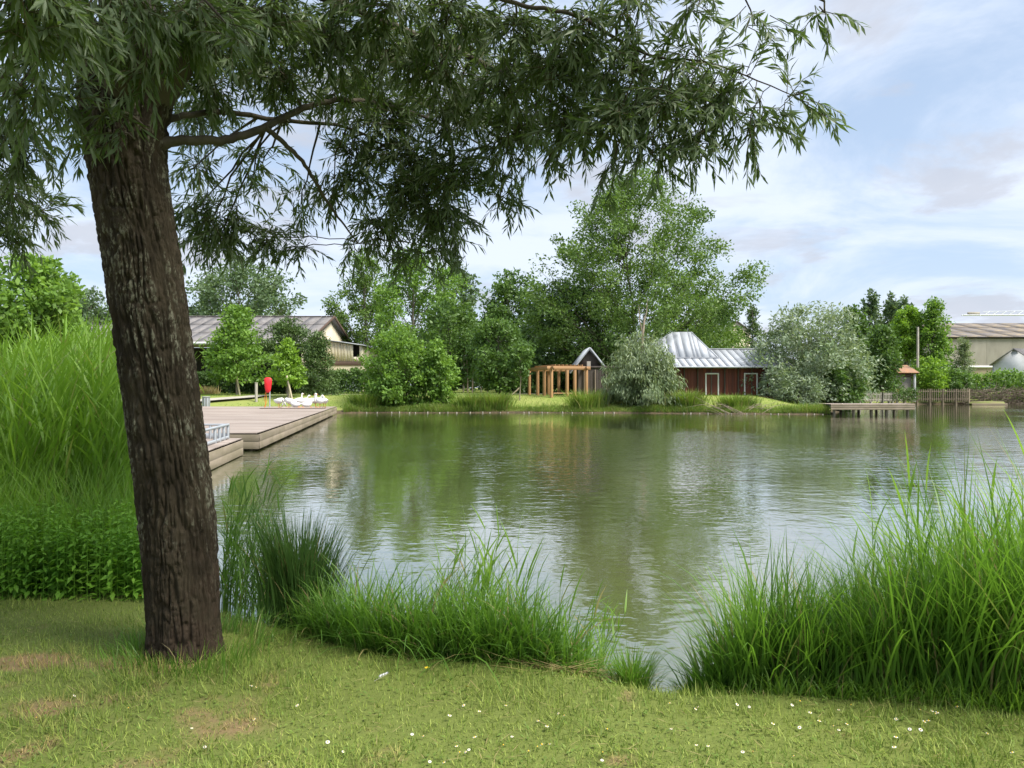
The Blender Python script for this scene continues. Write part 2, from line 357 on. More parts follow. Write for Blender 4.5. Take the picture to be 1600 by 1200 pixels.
MT['cream'] = plain('cream', (.68, .61, .46), (.61, .54, .40), .5, .8, (1, 1, .25), 0, None, 0, .05, True)
MT['concrete'] = plain('concrete', (.36, .33, .28), (.28, .255, .215), .35, .9, (1, 1, .4), 0, None, 0, .04, True)
MT['tan'] = plain('tan', (.36, .30, .205), (.29, .24, .165), .5, .9, (1, 1, .25), 0, None, 0, 0, True)
MT['slate'] = plain('slate', (.20, .235, .265), (.17, .20, .23), .5, .8, world=True)
MT['brown'] = plain('brown', (.13, .085, .065), None, 1., .8)
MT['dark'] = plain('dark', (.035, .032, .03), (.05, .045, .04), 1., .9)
MT['render_wall'] = plain('render_wall', (.60, .61, .62), (.50, .51, .52), .6, .9, world=True)
MT['house_roof'] = plain('house_roof', (.16, .15, .15), (.22, .21, .20), 1.5, .9, None, .02, 8., world=True)
MT['tile'] = plain('tile', (.36, .19, .10), (.25, .16, .11), 2., .85, None, .02, 8., world=True)
MT['fence_wood'] = plain('fence_wood', (.255, .205, .140), (.19, .155, .11), 2., .85, None, 0, None, 0, .2)
MT['pale_wood'] = plain('pale_wood', (.46, .42, .36), (.36, .33, .28), 2., .85, None, 0, None, 0, .12)
MT['stake'] = plain('stake', (.58, .50, .36), (.46, .39, .28), 3., .8)
MT['path'] = plain('path', (.40, .37, .30), (.33, .30, .25), 2., .95, world=True)
MT['feather'] = plain('goose_white', (.80, .79, .76), (.72, .71, .68), 6., .7)
MT['beak'] = plain('beak', (.75, .28, .06), None, 5., .5)
MT['petal'] = plain('petal', (.82, .82, .80), (.78, .74, .76), 30., .6)
MT['yolk'] = plain('yolk', (.80, .52, .03), None, 30., .6)
MT['binmetal'] = plain('binmetal', (.30, .31, .32), (.24, .25, .26), 3., .55)
MT['turf'] = plain('turf', (.16, .20, .05), (.20, .18, .08), 2., .95)
MT['brush'] = plain('brush', (.20, .155, .115), (.12, .095, .07), 1.5, .9, world=True)
MT['crane'] = plain('crane', (.72, .74, .76), None, 2., .5)

# ------------------------------------------------------------------ terrain and pond
POND = np.array([(60, 3.0), (12, 3.4), (6, 3.95), (3.0, 4.45), (1.6, 4.75), (1.05, 4.72), (.75, 4.85), (.2, 5.15), (-.6, 5.25), (-1.25, 5.7), (-1.7, 6.0), (-2.3, 6.5),
    (-3.3, 7.9), (-4.3, 9.5), (-5.4, 12), (-6.8, 17), (-9, 22), (-13, 28), (-26, 46), (-28, 60), (-14.6, 63.6), (-11, 64.8), (-5, 64.6), (0, 65),
    (9, 64.2), (18, 61.8), (25.2, 60.6), (27.6, 65.5), (30, 70), (34, 80), (42, 92), (48, 96.5), (60, 99), (80, 104), (110, 100), (130, 70), (120, 20)], float)
def pond_sd(x, y):
    d = np.full(x.shape, 1e9); ins = np.zeros(x.shape, bool); n = len(POND)
    for i in range(n):
        a = POND[i]; b_ = POND[(i+1) % n]; e = b_-a; t = np.clip(((x-a[0])*e[0]+(y-a[1])*e[1])/(e@e), 0, 1)
        d = np.minimum(d, np.hypot(x-a[0]-t*e[0], y-a[1]-t*e[1]))
        c = (a[1] > y) != (b_[1] > y)
        with np.errstate(divide='ignore', invalid='ignore'): xi = a[0]+(y-a[1])*e[0]/(e[1] if e[1] else 1e-9)
        ins ^= c & (x < xi)
    return np.where(ins, -d, d)
def ground(x, y):
    x = np.atleast_1d(np.asarray(x, float)); y = np.atleast_1d(np.asarray(y, float)); sd = pond_sd(x, y)
    far = sst(20, 45, y)
    near_top = .5+.035*(fbm(np.stack([x*.8, y*.8, x*0], -1), 3, 5)-.5)*2
    zn = near_top*sst(-.05, .75, sd)
    zf = .33*sst(-.1, .7, sd)+1.05*sst(.6, 7.5, sd)+.42*sst(10, 45, sd)
    z = zn*(1-far)+zf*far
    z = np.where(sd < 0, -.9*sst(0, 2.0, -sd), z)
    return z
def gz(x, y): return float(ground(x, y)[0])
u = np.linspace(-8.0, 8.0, 290); xs = .75*np.sinh(u); v = np.linspace(-5.2, 7.6, 290); ys = np.sort(np.concatenate([4.6+1.0*np.sinh(v), np.arange(58, 88, .83)]))
GX, GY = np.meshgrid(xs, ys); GZ = ground(GX.ravel(), GY.ravel()).reshape(GX.shape)
nx, ny = len(xs), len(ys); ii = (np.arange(ny-1)*nx)[:, None]+np.arange(nx-1)[None]
Q = np.stack([ii, ii+1, ii+nx+1, ii+nx], -1).reshape(-1, 4)
gr = link('ground', mesh_np('ground', np.stack([GX, GY, GZ], -1), Q, True), MT['ground'])
tag(gr, 'grassy ground around the pond reaching back to the far bank', kind='structure')
wv = np.array([(-40, 1, 0), (140, 1, 0), (140, 112, 0), (-40, 112, 0)], float)
wa = link('water', mesh_np('water', wv, np.array([[0, 1, 2, 3]])), MT['water'])
tag(wa, 'rippled green pond water reflecting trees and sky', kind='structure')
def ribbon(name, pts, wd, mat, label, dz=.012):
    P = np.array(pts, float); k = np.linspace(0, 1, 40); cum = np.linspace(0, 1, len(P))
    x = np.interp(k, cum, P[:, 0]); y = np.interp(k, cum, P[:, 1])
    T = unit(np.stack([np.gradient(x), np.gradient(y)], 1)); Nn = np.stack([-T[:, 1], T[:, 0]], 1)*wd/2
    A = np.stack([x, y], 1)+Nn; B = np.stack([x, y], 1)-Nn; V = np.empty((80, 3)); V[0::2, :2] = A; V[1::2, :2] = B
    V[:, 2] = np.maximum(ground(V[:, 0], V[:, 1]), np.repeat(ground(x, y), 2))+dz+.07
    i = np.arange(39)*2; o = link(name, mesh_np(name, V, np.stack([i, i+1, i+3, i+2], 1)), mat)
    return tag(o, label, kind='structure')
PATH = [(-36, 62.0), (-27, 64.4), (-23, 67.2), (-21, 72), (-12, 79.5), (12, 78)]
ribbon('path', PATH, 1.5, MT['path'], 'pale gravel path crossing the lawn behind the deck')

# ------------------------------------------------------------------ trees
PROF = {'round': lambda t: np.sin(np.pi*np.clip(t*.86+.10, 0, 1))**.62,
        'poplar': lambda t: np.clip(np.sin(np.pi*np.clip(t*.80+.17, 0, 1)), 0, 1)**.75,
        'cone': lambda t: (1-t)**.75*.92+.08, 'column': lambda t: np.sin(np.pi*np.clip(t*.78+.22, 0, 1))**.55,
        'bush': lambda t: np.sqrt(np.clip(1-(t*.98)**2.4, 0, 1))*(.78+.22*np.clip(t*5, 0, 1)),
        'weep': lambda t: np.sqrt(np.clip(1-(t*.97)**2, 0, 1))}
def tree(name, label, cat, px, D, top, wpx, cbase, shape='round', nl=9000, ls=.26, mat='leaf_mid', nb=46, elev=40, clump=.15,
         stems=1, wr=.55, flat=.7, group=None, tr=None, hang=0., bole='bole', skew=0., upb=.5, seed=None, trunk_h=None, X=None):
    r = np.random.default_rng(abs(hash((px, D, top, wpx))) % 99991 if seed is None else seed)
    X = (px-800)/F*D if X is None else X; zg = gz(X, D)
    H = EYE+(HY-top)/F*D-zg; Wd = wpx/F*D/2; zb = max(EYE+(HY-cbase)/F*D-zg, .02*H); Hc = H-zb
    root = thing(name, label, cat, (X, D, zg-.03), 0, group)
    ls *= 1.58; nl = int(nl*.76)
    prof = PROF[shape]; parts = []; tr = tr or max(.05, H*.016)
    lean = r.normal(0, .02, 2)*H
    tt = np.linspace(0, 1, 9); wob = np.cumsum(r.normal(0, .006, (9, 2)), 0)*H
    if stems == 1:
        P = np.stack([lean[0]*tt**1.5+wob[:, 0], lean[1]*tt**1.5+wob[:, 1], tt*H*(.93 if shape in ('cone', 'column') else .82)], 1); P[0, :2] = 0
        parts.append(tube(P, tr*(1-tt*.86), 7)); tc_ = P
    else:
        tc_ = np.stack([0*tt, 0*tt, tt*H*.7], 1)
    t = (np.arange(nb)+r.random(nb))/nb; t = t**.92
    az = np.arange(nb)*2.39996+r.normal(0, .4, nb); rad = prof(t)*Wd*r.uniform(.66, 1.0, nb)
    lobes = 1+.12*np.sin(az*2+r.uniform(0, 6))*np.sin(t*7+r.uniform(0, 6)); rad = rad*lobes
    tip = np.stack([rad*np.cos(az)+skew*Wd*t, rad*np.sin(az), zb+t*Hc*r.uniform(.95, 1.0, nb)], 1)
    tip[-1] = (skew*Wd, 0, H); 
    z0 = np.clip(tip[:, 2]-np.maximum(rad, .12*H)*math.tan(R(elev)), .03*H if stems > 1 else min(zb*.75, .5*H), H*.9)
    if stems > 1:
        z0[:] = 0; st = np.stack([np.cos(az)*.05*Wd*r.random(nb)*3, np.sin(az)*.05*Wd*r.random(nb)*3, 0*az-.02], 1)
    else:
        st = np.stack([np.interp(z0, tc_[:, 2], tc_[:, i]) for i in range(3)], 1)
    k = np.linspace(0, 1, 6)[None, :, None]; mid = (st+tip)/2; mid[:, 2] += (.10 if stems == 1 else .16)*np.linalg.norm(tip-st, axis=1)*(-1 if elev < 0 else 1)*(.4 if stems == 1 else 1)
    BR = st[:, None]*(1-k)**2+2*mid[:, None]*k*(1-k)+tip[:, None]*k**2
    BR[:, 1:-1] += r.normal(0, .015*Wd, BR[:, 1:-1].shape)
    parts.append(tubes_many(BR, np.full(nb, tr*.30)*(1.2-t*.7), np.full(nb, tr*.06), 4))
    V, Fq = merge(parts); link('trunk', mesh_np('trunk', V, Fq, True), MT[bole], root)
    # leaves in clumps along the outer part of every branch
    ncl = nb*5; bi = np.repeat(np.arange(nb), 5); s = np.clip(r.beta(*((1.7, 1.15) if shape == 'poplar' else (2.6, 1.3)), ncl), .25, 1.0)
    s[::5] = .96; s[1::5] = np.clip(s[1::5], .78, 1); s5 = s*5; i0 = np.minimum(s5.astype(int), 4); fr = (s5-i0)[:, None]
    jit = r.normal(0, clump*.55*Wd, (ncl, 3)); jit[::5] *= .25; cc = BR[bi, i0]*(1-fr)+BR[bi, i0+1]*fr+jit
    wgt = (.8+r.gamma(2.6, 1, ncl))*(.45+prof(np.clip((cc[:, 2]-zb)/Hc, 0, 1))); wgt /= wgt.sum()
    ci = r.choice(ncl, nl, p=wgt); sig = clump*Wd*r.uniform(.55, 1.2, ncl)[ci]
    off = r.normal(0, 1, (nl, 3)); off *= np.minimum(1, 1.75/np.linalg.norm(off, axis=1))[:, None]*sig[:, None]*.92; off[:, 2] *= flat
    P = cc[ci]+off
    if hang: P[:, 2] -= hang*r.random(nl)**1.2*np.clip(P[:, 2]/H, 0, 1)
    P[:, 2] = np.where(P[:, 2] > H*1.01, H*1.01-r.random(nl)*.04*H, P[:, 2])
    P[:, 2] = np.maximum(P[:, 2], .06+.02*r.random(nl))
    outw = unit(P-np.array([0, 0, zb+.4*Hc])); 
    D_ = unit(r.normal(0, 1, (nl, 3))*.8+outw*.5+np.array([0, 0, -.15-(1.6 if hang else 0)]))
    Nn = unit(r.normal(0, 1, (nl, 3))*.75+outw*.35+np.array([0, 0, upb]))
    V, Fq = leaves_rhomb(P, D_, Nn, ls*r.uniform(.6, 1.35, nl), wr)
    cr = link('crown', mesh_np('crown', V, Fq), MT[mat], root); cr['kind'] = 'stuff'
    return root
GB = 'trees and shrubs behind the pond'
# left side, behind the reeds
tree('broadleaf_tree', 'leafy green tree above the reed bed at the left edge of the photo', 'tree', 40, 40, 400, 190, 545, 'round', 15000, .20, 'leaf_bright', 60, 45, .14)
tree('broadleaf_tree', 'small pale treetop just left of the leaning willow trunk', 'tree', 140, 95, 452, 110, 560, 'round', 7000, .30, 'leaf_far', 40, 50)
tree('broadleaf_tree', 'low bushy tree half hidden behind the left reed bed', 'tree', 95, 70, 495, 190, 590, 'bush', 7000, .28, 'leaf_mid', 40, 50)
# behind and before the long barn
tree('airy_tree', 'tall airy tree rising behind the long grey barn roof', 'tree', 378, 135, 405, 190, 520, 'round', 15000, .42, 'leaf_far', 46, 55, .13)
tree('young_tree', 'young green tree with flat leafy layers before the barn, staked', 'tree', 370, 74, 480, 118, 590, 'cone', 10000, .22, 'leaf_bright', 60, 12, .16, flat=.4, tr=.10)
tree('pine_tree', 'round topped dark pine beside the staked young tree before the barn', 'tree', 448, 80, 500, 96, 590, 'round', 14000, .24, 'leaf_pine', 50, 45, .14, wr=.3)
tree('lime_sapling', 'small lime green sapling with slanting wooden stakes on the lawn', 'tree', 450, 68, 530, 58, 596, 'cone', 3200, .20, 'leaf_lime', 34, 15, .17, flat=.45, tr=.06)
tree('pine_tree', 'dark conifer reaching to the ground right of the lime sapling', 'tree', 497, 73, 520, 78, 616, 'cone', 10000, .20, 'leaf_pine', 70, 10, .15, wr=.3)
# tall trees behind the big shore bush
tree('poplar_tree', 'tall light green poplar left behind the big shore bush', 'tree', 572, 108, 388, 130, 590, 'poplar', 18000, .26, 'leaf_poplar', 66, 55, .11)
tree('poplar_tree', 'taller yellow green tree behind the big shore bush', 'tree', 655, 98, 385, 170, 590, 'poplar', 24000, .25, 'leaf_bright', 76, 50, .11)
tree('poplar_tree', 'airy greyish tree between the yellow green tree and the copse', 'tree', 712, 125, 400, 90, 580, 'poplar', 8000, .40, 'leaf_far', 40, 55, .13)
tree('broadleaf_tree', 'wide dark green tree at the back of the copse, left of the tall poplar', 'tree', 800, 112, 425, 130, 580, 'round', 14000, .34, 'leaf_mid', 56, 45, .14)
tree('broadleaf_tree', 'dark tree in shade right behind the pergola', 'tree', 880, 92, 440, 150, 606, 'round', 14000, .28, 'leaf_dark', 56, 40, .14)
tree('broadleaf_tree', 'dense green tree left of the copse trunks, behind the shore bush', 'tree', 705, 90, 470, 120, 600, 'round', 10000, .28, 'leaf_mid', 50, 40, .15)
tree('broadleaf_tree', 'round bushy tree standing on the lawn left of the pergola', 'tree', 782, 76, 500, 108, 604, 'round', 12000, .22, 'leaf_mid', 56, 30, .15, tr=.16)
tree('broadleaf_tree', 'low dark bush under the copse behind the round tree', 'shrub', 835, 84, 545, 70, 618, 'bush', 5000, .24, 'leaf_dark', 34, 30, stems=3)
tree('poplar_tree', 'tallest poplar with spreading branches over the red shed', 'tree', 997, 86, 266, 372, 590, 'poplar', 92000, .205, 'leaf_poplar', 150, 48, .066, tr=.24, bole='limb')
tree('broadleaf_tree', 'green tree filling the gap below the tallest poplar', 'tree', 920, 90, 430, 130, 600, 'round', 9000, .28, 'leaf_mid', 44, 45, .15)
tree('broadleaf_tree', 'mid green tree right behind the pyramid roof of the shed', 'tree', 1075, 96, 430, 130, 600, 'round', 9000, .30, 'leaf_mid', 46, 45, .14)
tree('conifer_tree', 'feathery green conifer right of the pyramid roof', 'tree', 1122, 105, 468, 90, 580, 'poplar', 7000, .28, 'leaf_mid', 46, 40, .14, wr=.4)
tree('spruce_tree', 'slender dark spruce poking up left of the silver willow', 'tree', 1176, 120, 476, 40, 570, 'cone', 3500, .30, 'leaf_pine', 50, 0, .16, wr=.35)
# shore shrubs
tree('shore_bush', 'big rounded multi stemmed bush at the far waterline', 'shrub', 622, 67.5, 503, 118, 637, 'bush', 15000, .20, 'leaf_bright', 66, 60, .14, stems=5)
tree('shore_bush', 'smaller pale bush joined to the right of the big shore bush', 'shrub', 685, 67, 528, 66, 637, 'bush', 7000, .19, 'leaf_bright', 40, 60, .15, stems=4)
tree('weeping_willow', 'grey green willow shrub drooping to the water before the shed', 'willow', 1003, 67, 518, 142, 636, 'weep', 22000, .24, 'leaf_grey', 60, 55, .13, wr=.28, hang=.8, stems=4)
tree('silver_willow', 'large silvery willow at the right end of the red shed', 'willow', 1264, 72, 472, 200, 626, 'bush', 30000, .24, 'leaf_silver', 100, 60, .12, stems=5, wr=.40)
tree('silver_willow', 'whitish low willow shrub at the foot of the large silver willow', 'willow', 1245, 68, 575, 100, 630, 'bush', 6000, .18, 'leaf_silver', 40, 60, .15, stems=4, wr=.36)
tree('shore_bush', 'dark green bush right of the whitish willow shrub', 'shrub', 1312, 69, 560, 80, 630, 'bush', 6000, .20, 'leaf_mid', 40, 60, stems=4)
# right side
tree('poplar_tree', 'greyish tall poplar, left of the three behind the oval tree', 'tree', 1362, 140, 454, 42, 580, 'column', 5000, .40, 'leaf_far', 44, 60, .17)
tree('poplar_tree', 'greyish tall poplar, middle of the three behind the oval tree', 'tree', 1391, 142, 458, 36, 580, 'column', 4500, .40, 'leaf_far', 44, 60, .17)
tree('poplar_tree', 'greyish tall poplar, right of the three behind the oval tree', 'tree', 1412, 138, 463, 36, 580, 'column', 4500, .40, 'leaf_far', 44, 60, .17)
tree('broadleaf_tree', 'green tree top behind the silver willow on its right', 'tree', 1335, 120, 478, 50, 590, 'round', 5000, .34, 'leaf_mid', 40, 45)
tree('oval_tree', 'dense dark green oval tree with a bare trunk by the pale fence', 'tree', 1380, 86, 508, 54, 598, 'column', 11000, .20, 'leaf_mid', 60, 50, .2, tr=.14)
tree('broadleaf_tree', 'yellow green tree behind the wooden pole', 'tree', 1418, 108, 480, 56, 552, 'round', 8000, .27, 'leaf_lime', 46, 50, .16)
tree('fastigiate_poplar', 'narrow pointed poplar right of the wooden pole', 'tree', 1457, 106, 464, 50, 600, 'column', 12000, .24, 'leaf_bright', 70, 62, .2)
tree('shore_bush', 'lime green bush at the foot of the narrow poplar', 'shrub', 1452, 100, 558, 60, 612, 'bush', 6000, .22, 'leaf_lime', 40, 55, stems=4)
tree('shore_bush', 'dark green bush above the right end of the picket fence', 'shrub', 1485, 101, 572, 62, 614, 'bush', 6000, .22, 'leaf_mid', 40, 55, stems=4)
tree('conifer_tree', 'grey green shrubby conifer before the long concrete warehouse', 'tree', 1504, 108, 528, 44, 604, 'cone', 6000, .23, 'leaf_grey', 50, 35, .17, wr=.3)
# copse trunks
for i, px in enumerate((724, 731, 738, 752, 762)):
    X = (px-800)/F*88; z = gz(X, 88); r_ = thing('copse_tree', 'thin pale trunk in the shaded copse left of the round lawn tree', 'tree', (X, 88, z-.05), 0, 'thin copse trunks')
    V, Fq = tube([(0, 0, 0), (.05*(-1)**i, 0, 2), (.12*(-1)**i, 0, 4.2), (.1, 0, 6.5)], [.10, .085, .07, .03], 6); link('trunk', mesh_np('trunk', V, Fq, True), MT['dead_wood'], r_)
    P = rng.normal(0, 1, (900, 3))*(.9, .9, .9)+np.array([0, 0, 6.0]); V, Fq = leaves_rhomb(P, unit(rng.normal(0, 1, P.shape)), unit(rng.normal(0, 1, P.shape)), rng.uniform(.18, .34, 900), .55)
    c = link('crown', mesh_np('crown', V, Fq), MT['leaf_mid'], r_); c['kind'] = 'stuff'
tree('lawn_sapling', 'slim sapling with a pale bare stem left of the pergola posts', 'tree', 812, 69.5, 536, 40, 580, 'round', 1800, .19, 'leaf_mid', 26, 45, .2, tr=.055, bole='dead_wood')
# dead snag in the poplar
sn = thing('dead_trunk', 'pale bare dead trunk standing up out of the drooping willow', 'tree trunk', (11.55, 67.8, gz(11.55, 67.8)-.05))
V, Fq = merge([tube([(0, 0, 0), (-.05, 0, 3.0), (-.02, .05, 6.0), (.18, .1, 7.6)], [.2, .17, .14, .07], 8), tube([(-.02, .05, 6.0), (-.3, .05, 7.4), (-.35, 0, 8.6)], [.07, .05, .02], 6),
               tube([(.1, .08, 7.0), (.35, .08, 8.0), (.4, 0, 9.2)], [.06, .04, .015], 6)])
link('trunk', mesh_np('trunk', V, Fq, True), MT['dead_wood'], sn)

# ------------------------------------------------------------------ hedges and far vegetation
def hedge(name, label, x0, x1, y, ztop, depth, n, mat, ls=.24, cat='hedge', zb=None):
    zg = gz((x0+x1)/2, y) if zb is None else zb; H = ztop-zg; n = int(n*.75); ls *= 1.15
    root = thing(name, label, cat, ((x0+x1)/2, y, zg-.03)); L = x1-x0
    t = rng.random(n); P = np.stack([(t-.5)*L, rng.uniform(-.5, .5, n)*depth, rng.random(n)**.75*H], 1)
    prof = .72+.42*fbm(np.stack([t*L*.45, P[:, 1]*.3, P[:, 1]*0], 1), 4, int(abs(x0)*7) % 50)
    P[:, 2] *= prof; 
    face = rng.random(n) < .55; P[face, 1] = -depth/2+rng.normal(0, .14, face.sum())
    V, Fq = leaves_rhomb(P, unit(rng.normal(0, 1, P.shape)), unit(rng.normal(0, .8, P.shape)+np.array([0, -.4, .5])), ls*rng.uniform(.6, 1.4, n), .55)
    f = link('foliage', mesh_np('foliage', V, Fq), MT[mat], root); f['kind'] = 'stuff'
    ns = max(4, int(L/1.2)); B = np.zeros((ns, 4, 3)); xsn = (np.arange(ns)+.5)/ns*L-L/2
    for j in range(4): B[:, j] = np.stack([xsn+rng.normal(0, .15, ns)*j, rng.normal(0, .1, ns)*j, np.full(ns, H*.8*j/3)], 1)
    V, Fq = tubes_many(B, np.full(ns, .05), np.full(ns, .015), 5); link('stems', mesh_np('stems', V, Fq, True), MT['bole'], root)['kind'] = 'stuff'
    return root
hedge('hedge', 'long clipped hedge in front of the barn, left part', -35.5, -21.5, 82.5, 4.1, 2.0, 15000, 'leaf_dark')
hedge('hedge', 'lower green hedge before the cream barn gable', -21.0, -12.5, 82, 4.0, 1.8, 9000, 'leaf_mid')
hedge('hedge', 'dense green hedge along the bank under the white gabled house', 55.5, 92, 104, 4.4, 4.0, 22000, 'leaf_bright', .30)
hedge('hedge', 'far green hedge closing the gap behind the picket fence', 40, 57, 118, 5.0, 3.0, 9000, 'leaf_mid', .34)
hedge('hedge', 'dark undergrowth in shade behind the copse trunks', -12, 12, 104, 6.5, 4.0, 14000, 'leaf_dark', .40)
hedge('hedge', 'undergrowth behind the red shed and the silver willow', 12, 46, 108, 6.0, 4.0, 14000, 'leaf_mid', .40)
hedge('hedge', 'row of far bushes behind the left reed bed', -95, -36, 100, 6.0, 5.0, 14000, 'leaf_mid', .45)
hedge('hedge', 'low green bushes on the bank between the silver willow and the fence', 33.5, 49, 93.5, 2.3, 2.2, 7000, 'leaf_mid', .2)
# far belt of trees so that the land does not simply stop
n = 16000; th = rng.uniform(-1.5, 1.5, n); rr = 330+rng.normal(0, 14, n); top = 5+9*fbm(np.stack([th*26, th*0, th*0], 1), 4, 9)
P = np.stack([rr*np.sin(th), rr*np.cos(th), 1.7+rng.random(n)**.8*top], 1)
V, Fq = leaves_rhomb(P, unit(rng.normal(0, 1, P.shape)), unit(rng.normal(0, 1, P.shape)), rng.uniform(.9, 2.0, n), .6)
tag(link('far_wood', mesh_np('far_wood', V, Fq), MT['leaf_far']), 'distant belt of trees along the horizon', 'woodland', kind='stuff')
# shoreline grass on the far bank
def shore_tuft(px, wpx, hpx, label, D=65.6, mat='shore_grass', n=700, droop=.9, name='grass_tussock'):
    X = (px-800)/F*D; z = gz(X, D); Wd = wpx/F*D/2; H = hpx/F*D
    root = thing(name, label, 'grass', (X, D, z-.03), 0, 'grass tussocks on the far shore')
    b = np.stack([rng.normal(0, .45, n)*Wd, rng.normal(0, .25, n)*Wd, np.zeros(n)], 1)
    az = np.arctan2(b[:, 1], b[:, 0])+rng.normal(0, .6, n)
    V, Fq = blades(b, H*rng.uniform(.7, 1.35, n), .05, az, rng.uniform(0, .45, n), droop*rng.uniform(.5, 1.5, n), 4)
    f = link('blades', mesh_np('blades', V, Fq), MT[mat], root); f['kind'] = 'stuff'; return root
shore_tuft(736, 48, 25, 'arching grass tussock, left of two on the far shore below the round tree')
shore_tuft(776, 50, 25, 'arching grass tussock, right of two on the far shore below the round tree')
shore_tuft(915, 56, 28, 'tall tussock with straw coloured blades beside the drooping willow')
shore_tuft(566, 46, 24, 'brownish grass tussock left of the big shore bush', mat='shore_grass')
shore_tuft(1075, 46, 28, 'leafy green clump right of the drooping willow', D=64.2, n=900)
shore_tuft(1150, 60, 22, 'grey green grass clump before the shed door', D=63.4, n=900)
n = 34000; sx_ = rng.uniform(-14, 25.2, n); sy_ = np.interp(sx_, POND[20:27, 0], POND[20:27, 1])+rng.gamma(1.2, .65, n)+.05
hh = .10+.75*np.clip(fbm(np.stack([sx_*.35, sy_*.2, sx_*0], 1), 3, 21)-.25, 0, 1)
V, Fq = blades(np.stack([sx_, sy_, ground(sx_, sy_)-.02], 1), hh*rng.uniform(.7, 1.6, n), .035, rng.uniform(0, 6.28, n), rng.uniform(0, .5, n), rng.uniform(.2, 1.0, n), 2)
tag(link('shore_grass', mesh_np('shore_grass', V, Fq), MT['shore_grass']), 'fringe of grass along the far waterline', 'grass', kind='stuff')
n = 60000; sx_ = rng.uniform(-45, 60, n); sy_ = rng.uniform(64, 92, n); pp = np.array(PATH, float); dpt = np.min([np.hypot(sx_-(pp[i]*(1-t)+pp[i+1]*t)[0], sy_-(pp[i]*(1-t)+pp[i+1]*t)[1]) for i in range(5) for t in np.linspace(0, 1, 16)], axis=0); k = (pond_sd(sx_, sy_) > .5) & (dpt > 1.5); sx_, sy_ = sx_[k], sy_[k]; n = len(sx_)
V, Fq = blades(np.stack([sx_, sy_, ground(sx_, sy_)-.02], 1), rng.uniform(.06, .16, n), .05, rng.uniform(0, 6.28, n), rng.uniform(0, .7, n), rng.uniform(.2, 1.0, n), 1)
tag(link('park_grass', mesh_np('park_grass', V, Fq), MT['shore_grass']), 'short rough grass of the far park lawn', 'grass', kind='stuff')
n = 2200; sx_ = rng.uniform(-42, -30.3, n); sy_ = rng.uniform(77, 80, n)
V, Fq = blades(np.stack([sx_, sy_, ground(sx_, sy_)-.02], 1), rng.uniform(.4, 1.1, n), .05, rng.uniform(0, 6.28, n), rng.uniform(0, .5, n), rng.uniform(.2, 1.0, n), 3)
tag(link('meadow_grass', mesh_np('meadow_grass', V, Fq), MT['straw']), 'patch of tall dry meadow grass before the hedge, near the bin', 'grass', kind='stuff')
# pale stakes along the waterline
for i in range(46):
    X = -12.2+i*.86+rng.normal(0, .16)
    if 9 < X < 14 or X > 24.8: continue
    Y = float(np.interp(X, POND[20:27, 0], POND[20:27, 1]))-.12
    s_ = box('bank_stake', MT['pale_wood'], None, (X, Y, -.10), (.07, .07, .28+.14*rng.random()), rng.random(), rng.normal(0, .1), rng.normal(0, .1))
    tag(s_, 'short pale wooden stake at the far waterline', 'stake', 'stakes along the far waterline')
# drifted branches at the shore
br = thing('fallen_branch', 'bare tangle of branches leaning into the water before the shed', 'branches', (17.6, 62.3, .1))
tb = []
for i in range(22):
    a = rng.uniform(-1.0, 1.0); L = rng.uniform(1.0, 3.0); s0 = rng.normal(0, .6, 3)*(1.2, .3, .1); sg = -1 if rng.random() < .75 else 1
    tb.append(tube([s0+(1.0, -.5, -.15), s0+(1.0+sg*L*.5, a*.4, L*.22+rng.normal(0, .1)), s0+(1.0+sg*L, a, L*rng.uniform(.1, .5))], [.028, .018, .006], 5))
for V, Fq in tb: link('branch', mesh_np('branch', V, Fq, True), MT['dead_wood'], br)

# ------------------------------------------------------------------ buildings
# long barn on the left
BX, BY1, BY2, BYR = -23.4, 86., 111., 99.; ZR, ZE1, ZE2 = 11.25, 7.35, 8.3; XL = -75.; zg = 1.7
ba = thing('barn', 'long barn with grey fibre cement roof and cream gable', 'barn', (BX, BY1, zg)); og = (BX, BY1, zg)
nP = 34; dx = (BX+.5-XL)/nP
for i in range(nP):
    xa = XL+i*dx; xb = xa+dx-.02
    for k in range(3):
        f0, f1 = k/3, (k+1)/3; lap = .05*(1-k/3)
        y0 = BY1-.7+(BYR-BY1+.7)*f0; y1 = BY1-.7+(BYR-BY1+.7)*f1+.1; zz = lambda y: ZE1-.2+(ZR-ZE1+.2)*(y-(BY1-.7))/(BYR-BY1+.7)
        slab('roof_sheet', [(xa, y0, zz(y0)+.05), (xb, y0, zz(y0)+.05), (xb, y1, zz(y1)), (xa, y1, zz(y1))], .04, MT['fibre'], ba, og)
slab('roof', [(XL, BYR, ZR), (BX+.5, BYR, ZR), (BX+.5, BY2+.6, ZE2-.25), (XL, BY2+.6, ZE2-.25)], .08, MT['fibre'], ba, og)
box('ridge_cap', MT['fibre'], ba, ((XL+BX)/2-BX+.2, BYR-BY1, ZR-zg+.06), (BX-XL+.4, .5, .10))
slab('gable', [(BX, BY1, 1), (BX, BY2, 1), (BX, BY2, ZE2-.35), (BX, BYR, ZR-.25), (BX, BY1, ZE1-.3)], .2, MT['cream'], ba, og)
box('gutter', MT['white'], ba, ((XL+BX)/2-BX, -.78, ZE1-zg-.28), (BX-XL, .16, .28))
box('back_wall', MT['dark'], ba, ((XL+BX)/2-BX, 8, 2.6), (BX-XL-.5, .3, 5.4))  # near-black sheet standing in for the shade inside the open-sided barn
for i in range(12): box('post', MT['pile'], ba, (-1-i*4.4, .2, 2.65), (.25, .25, 5.5))
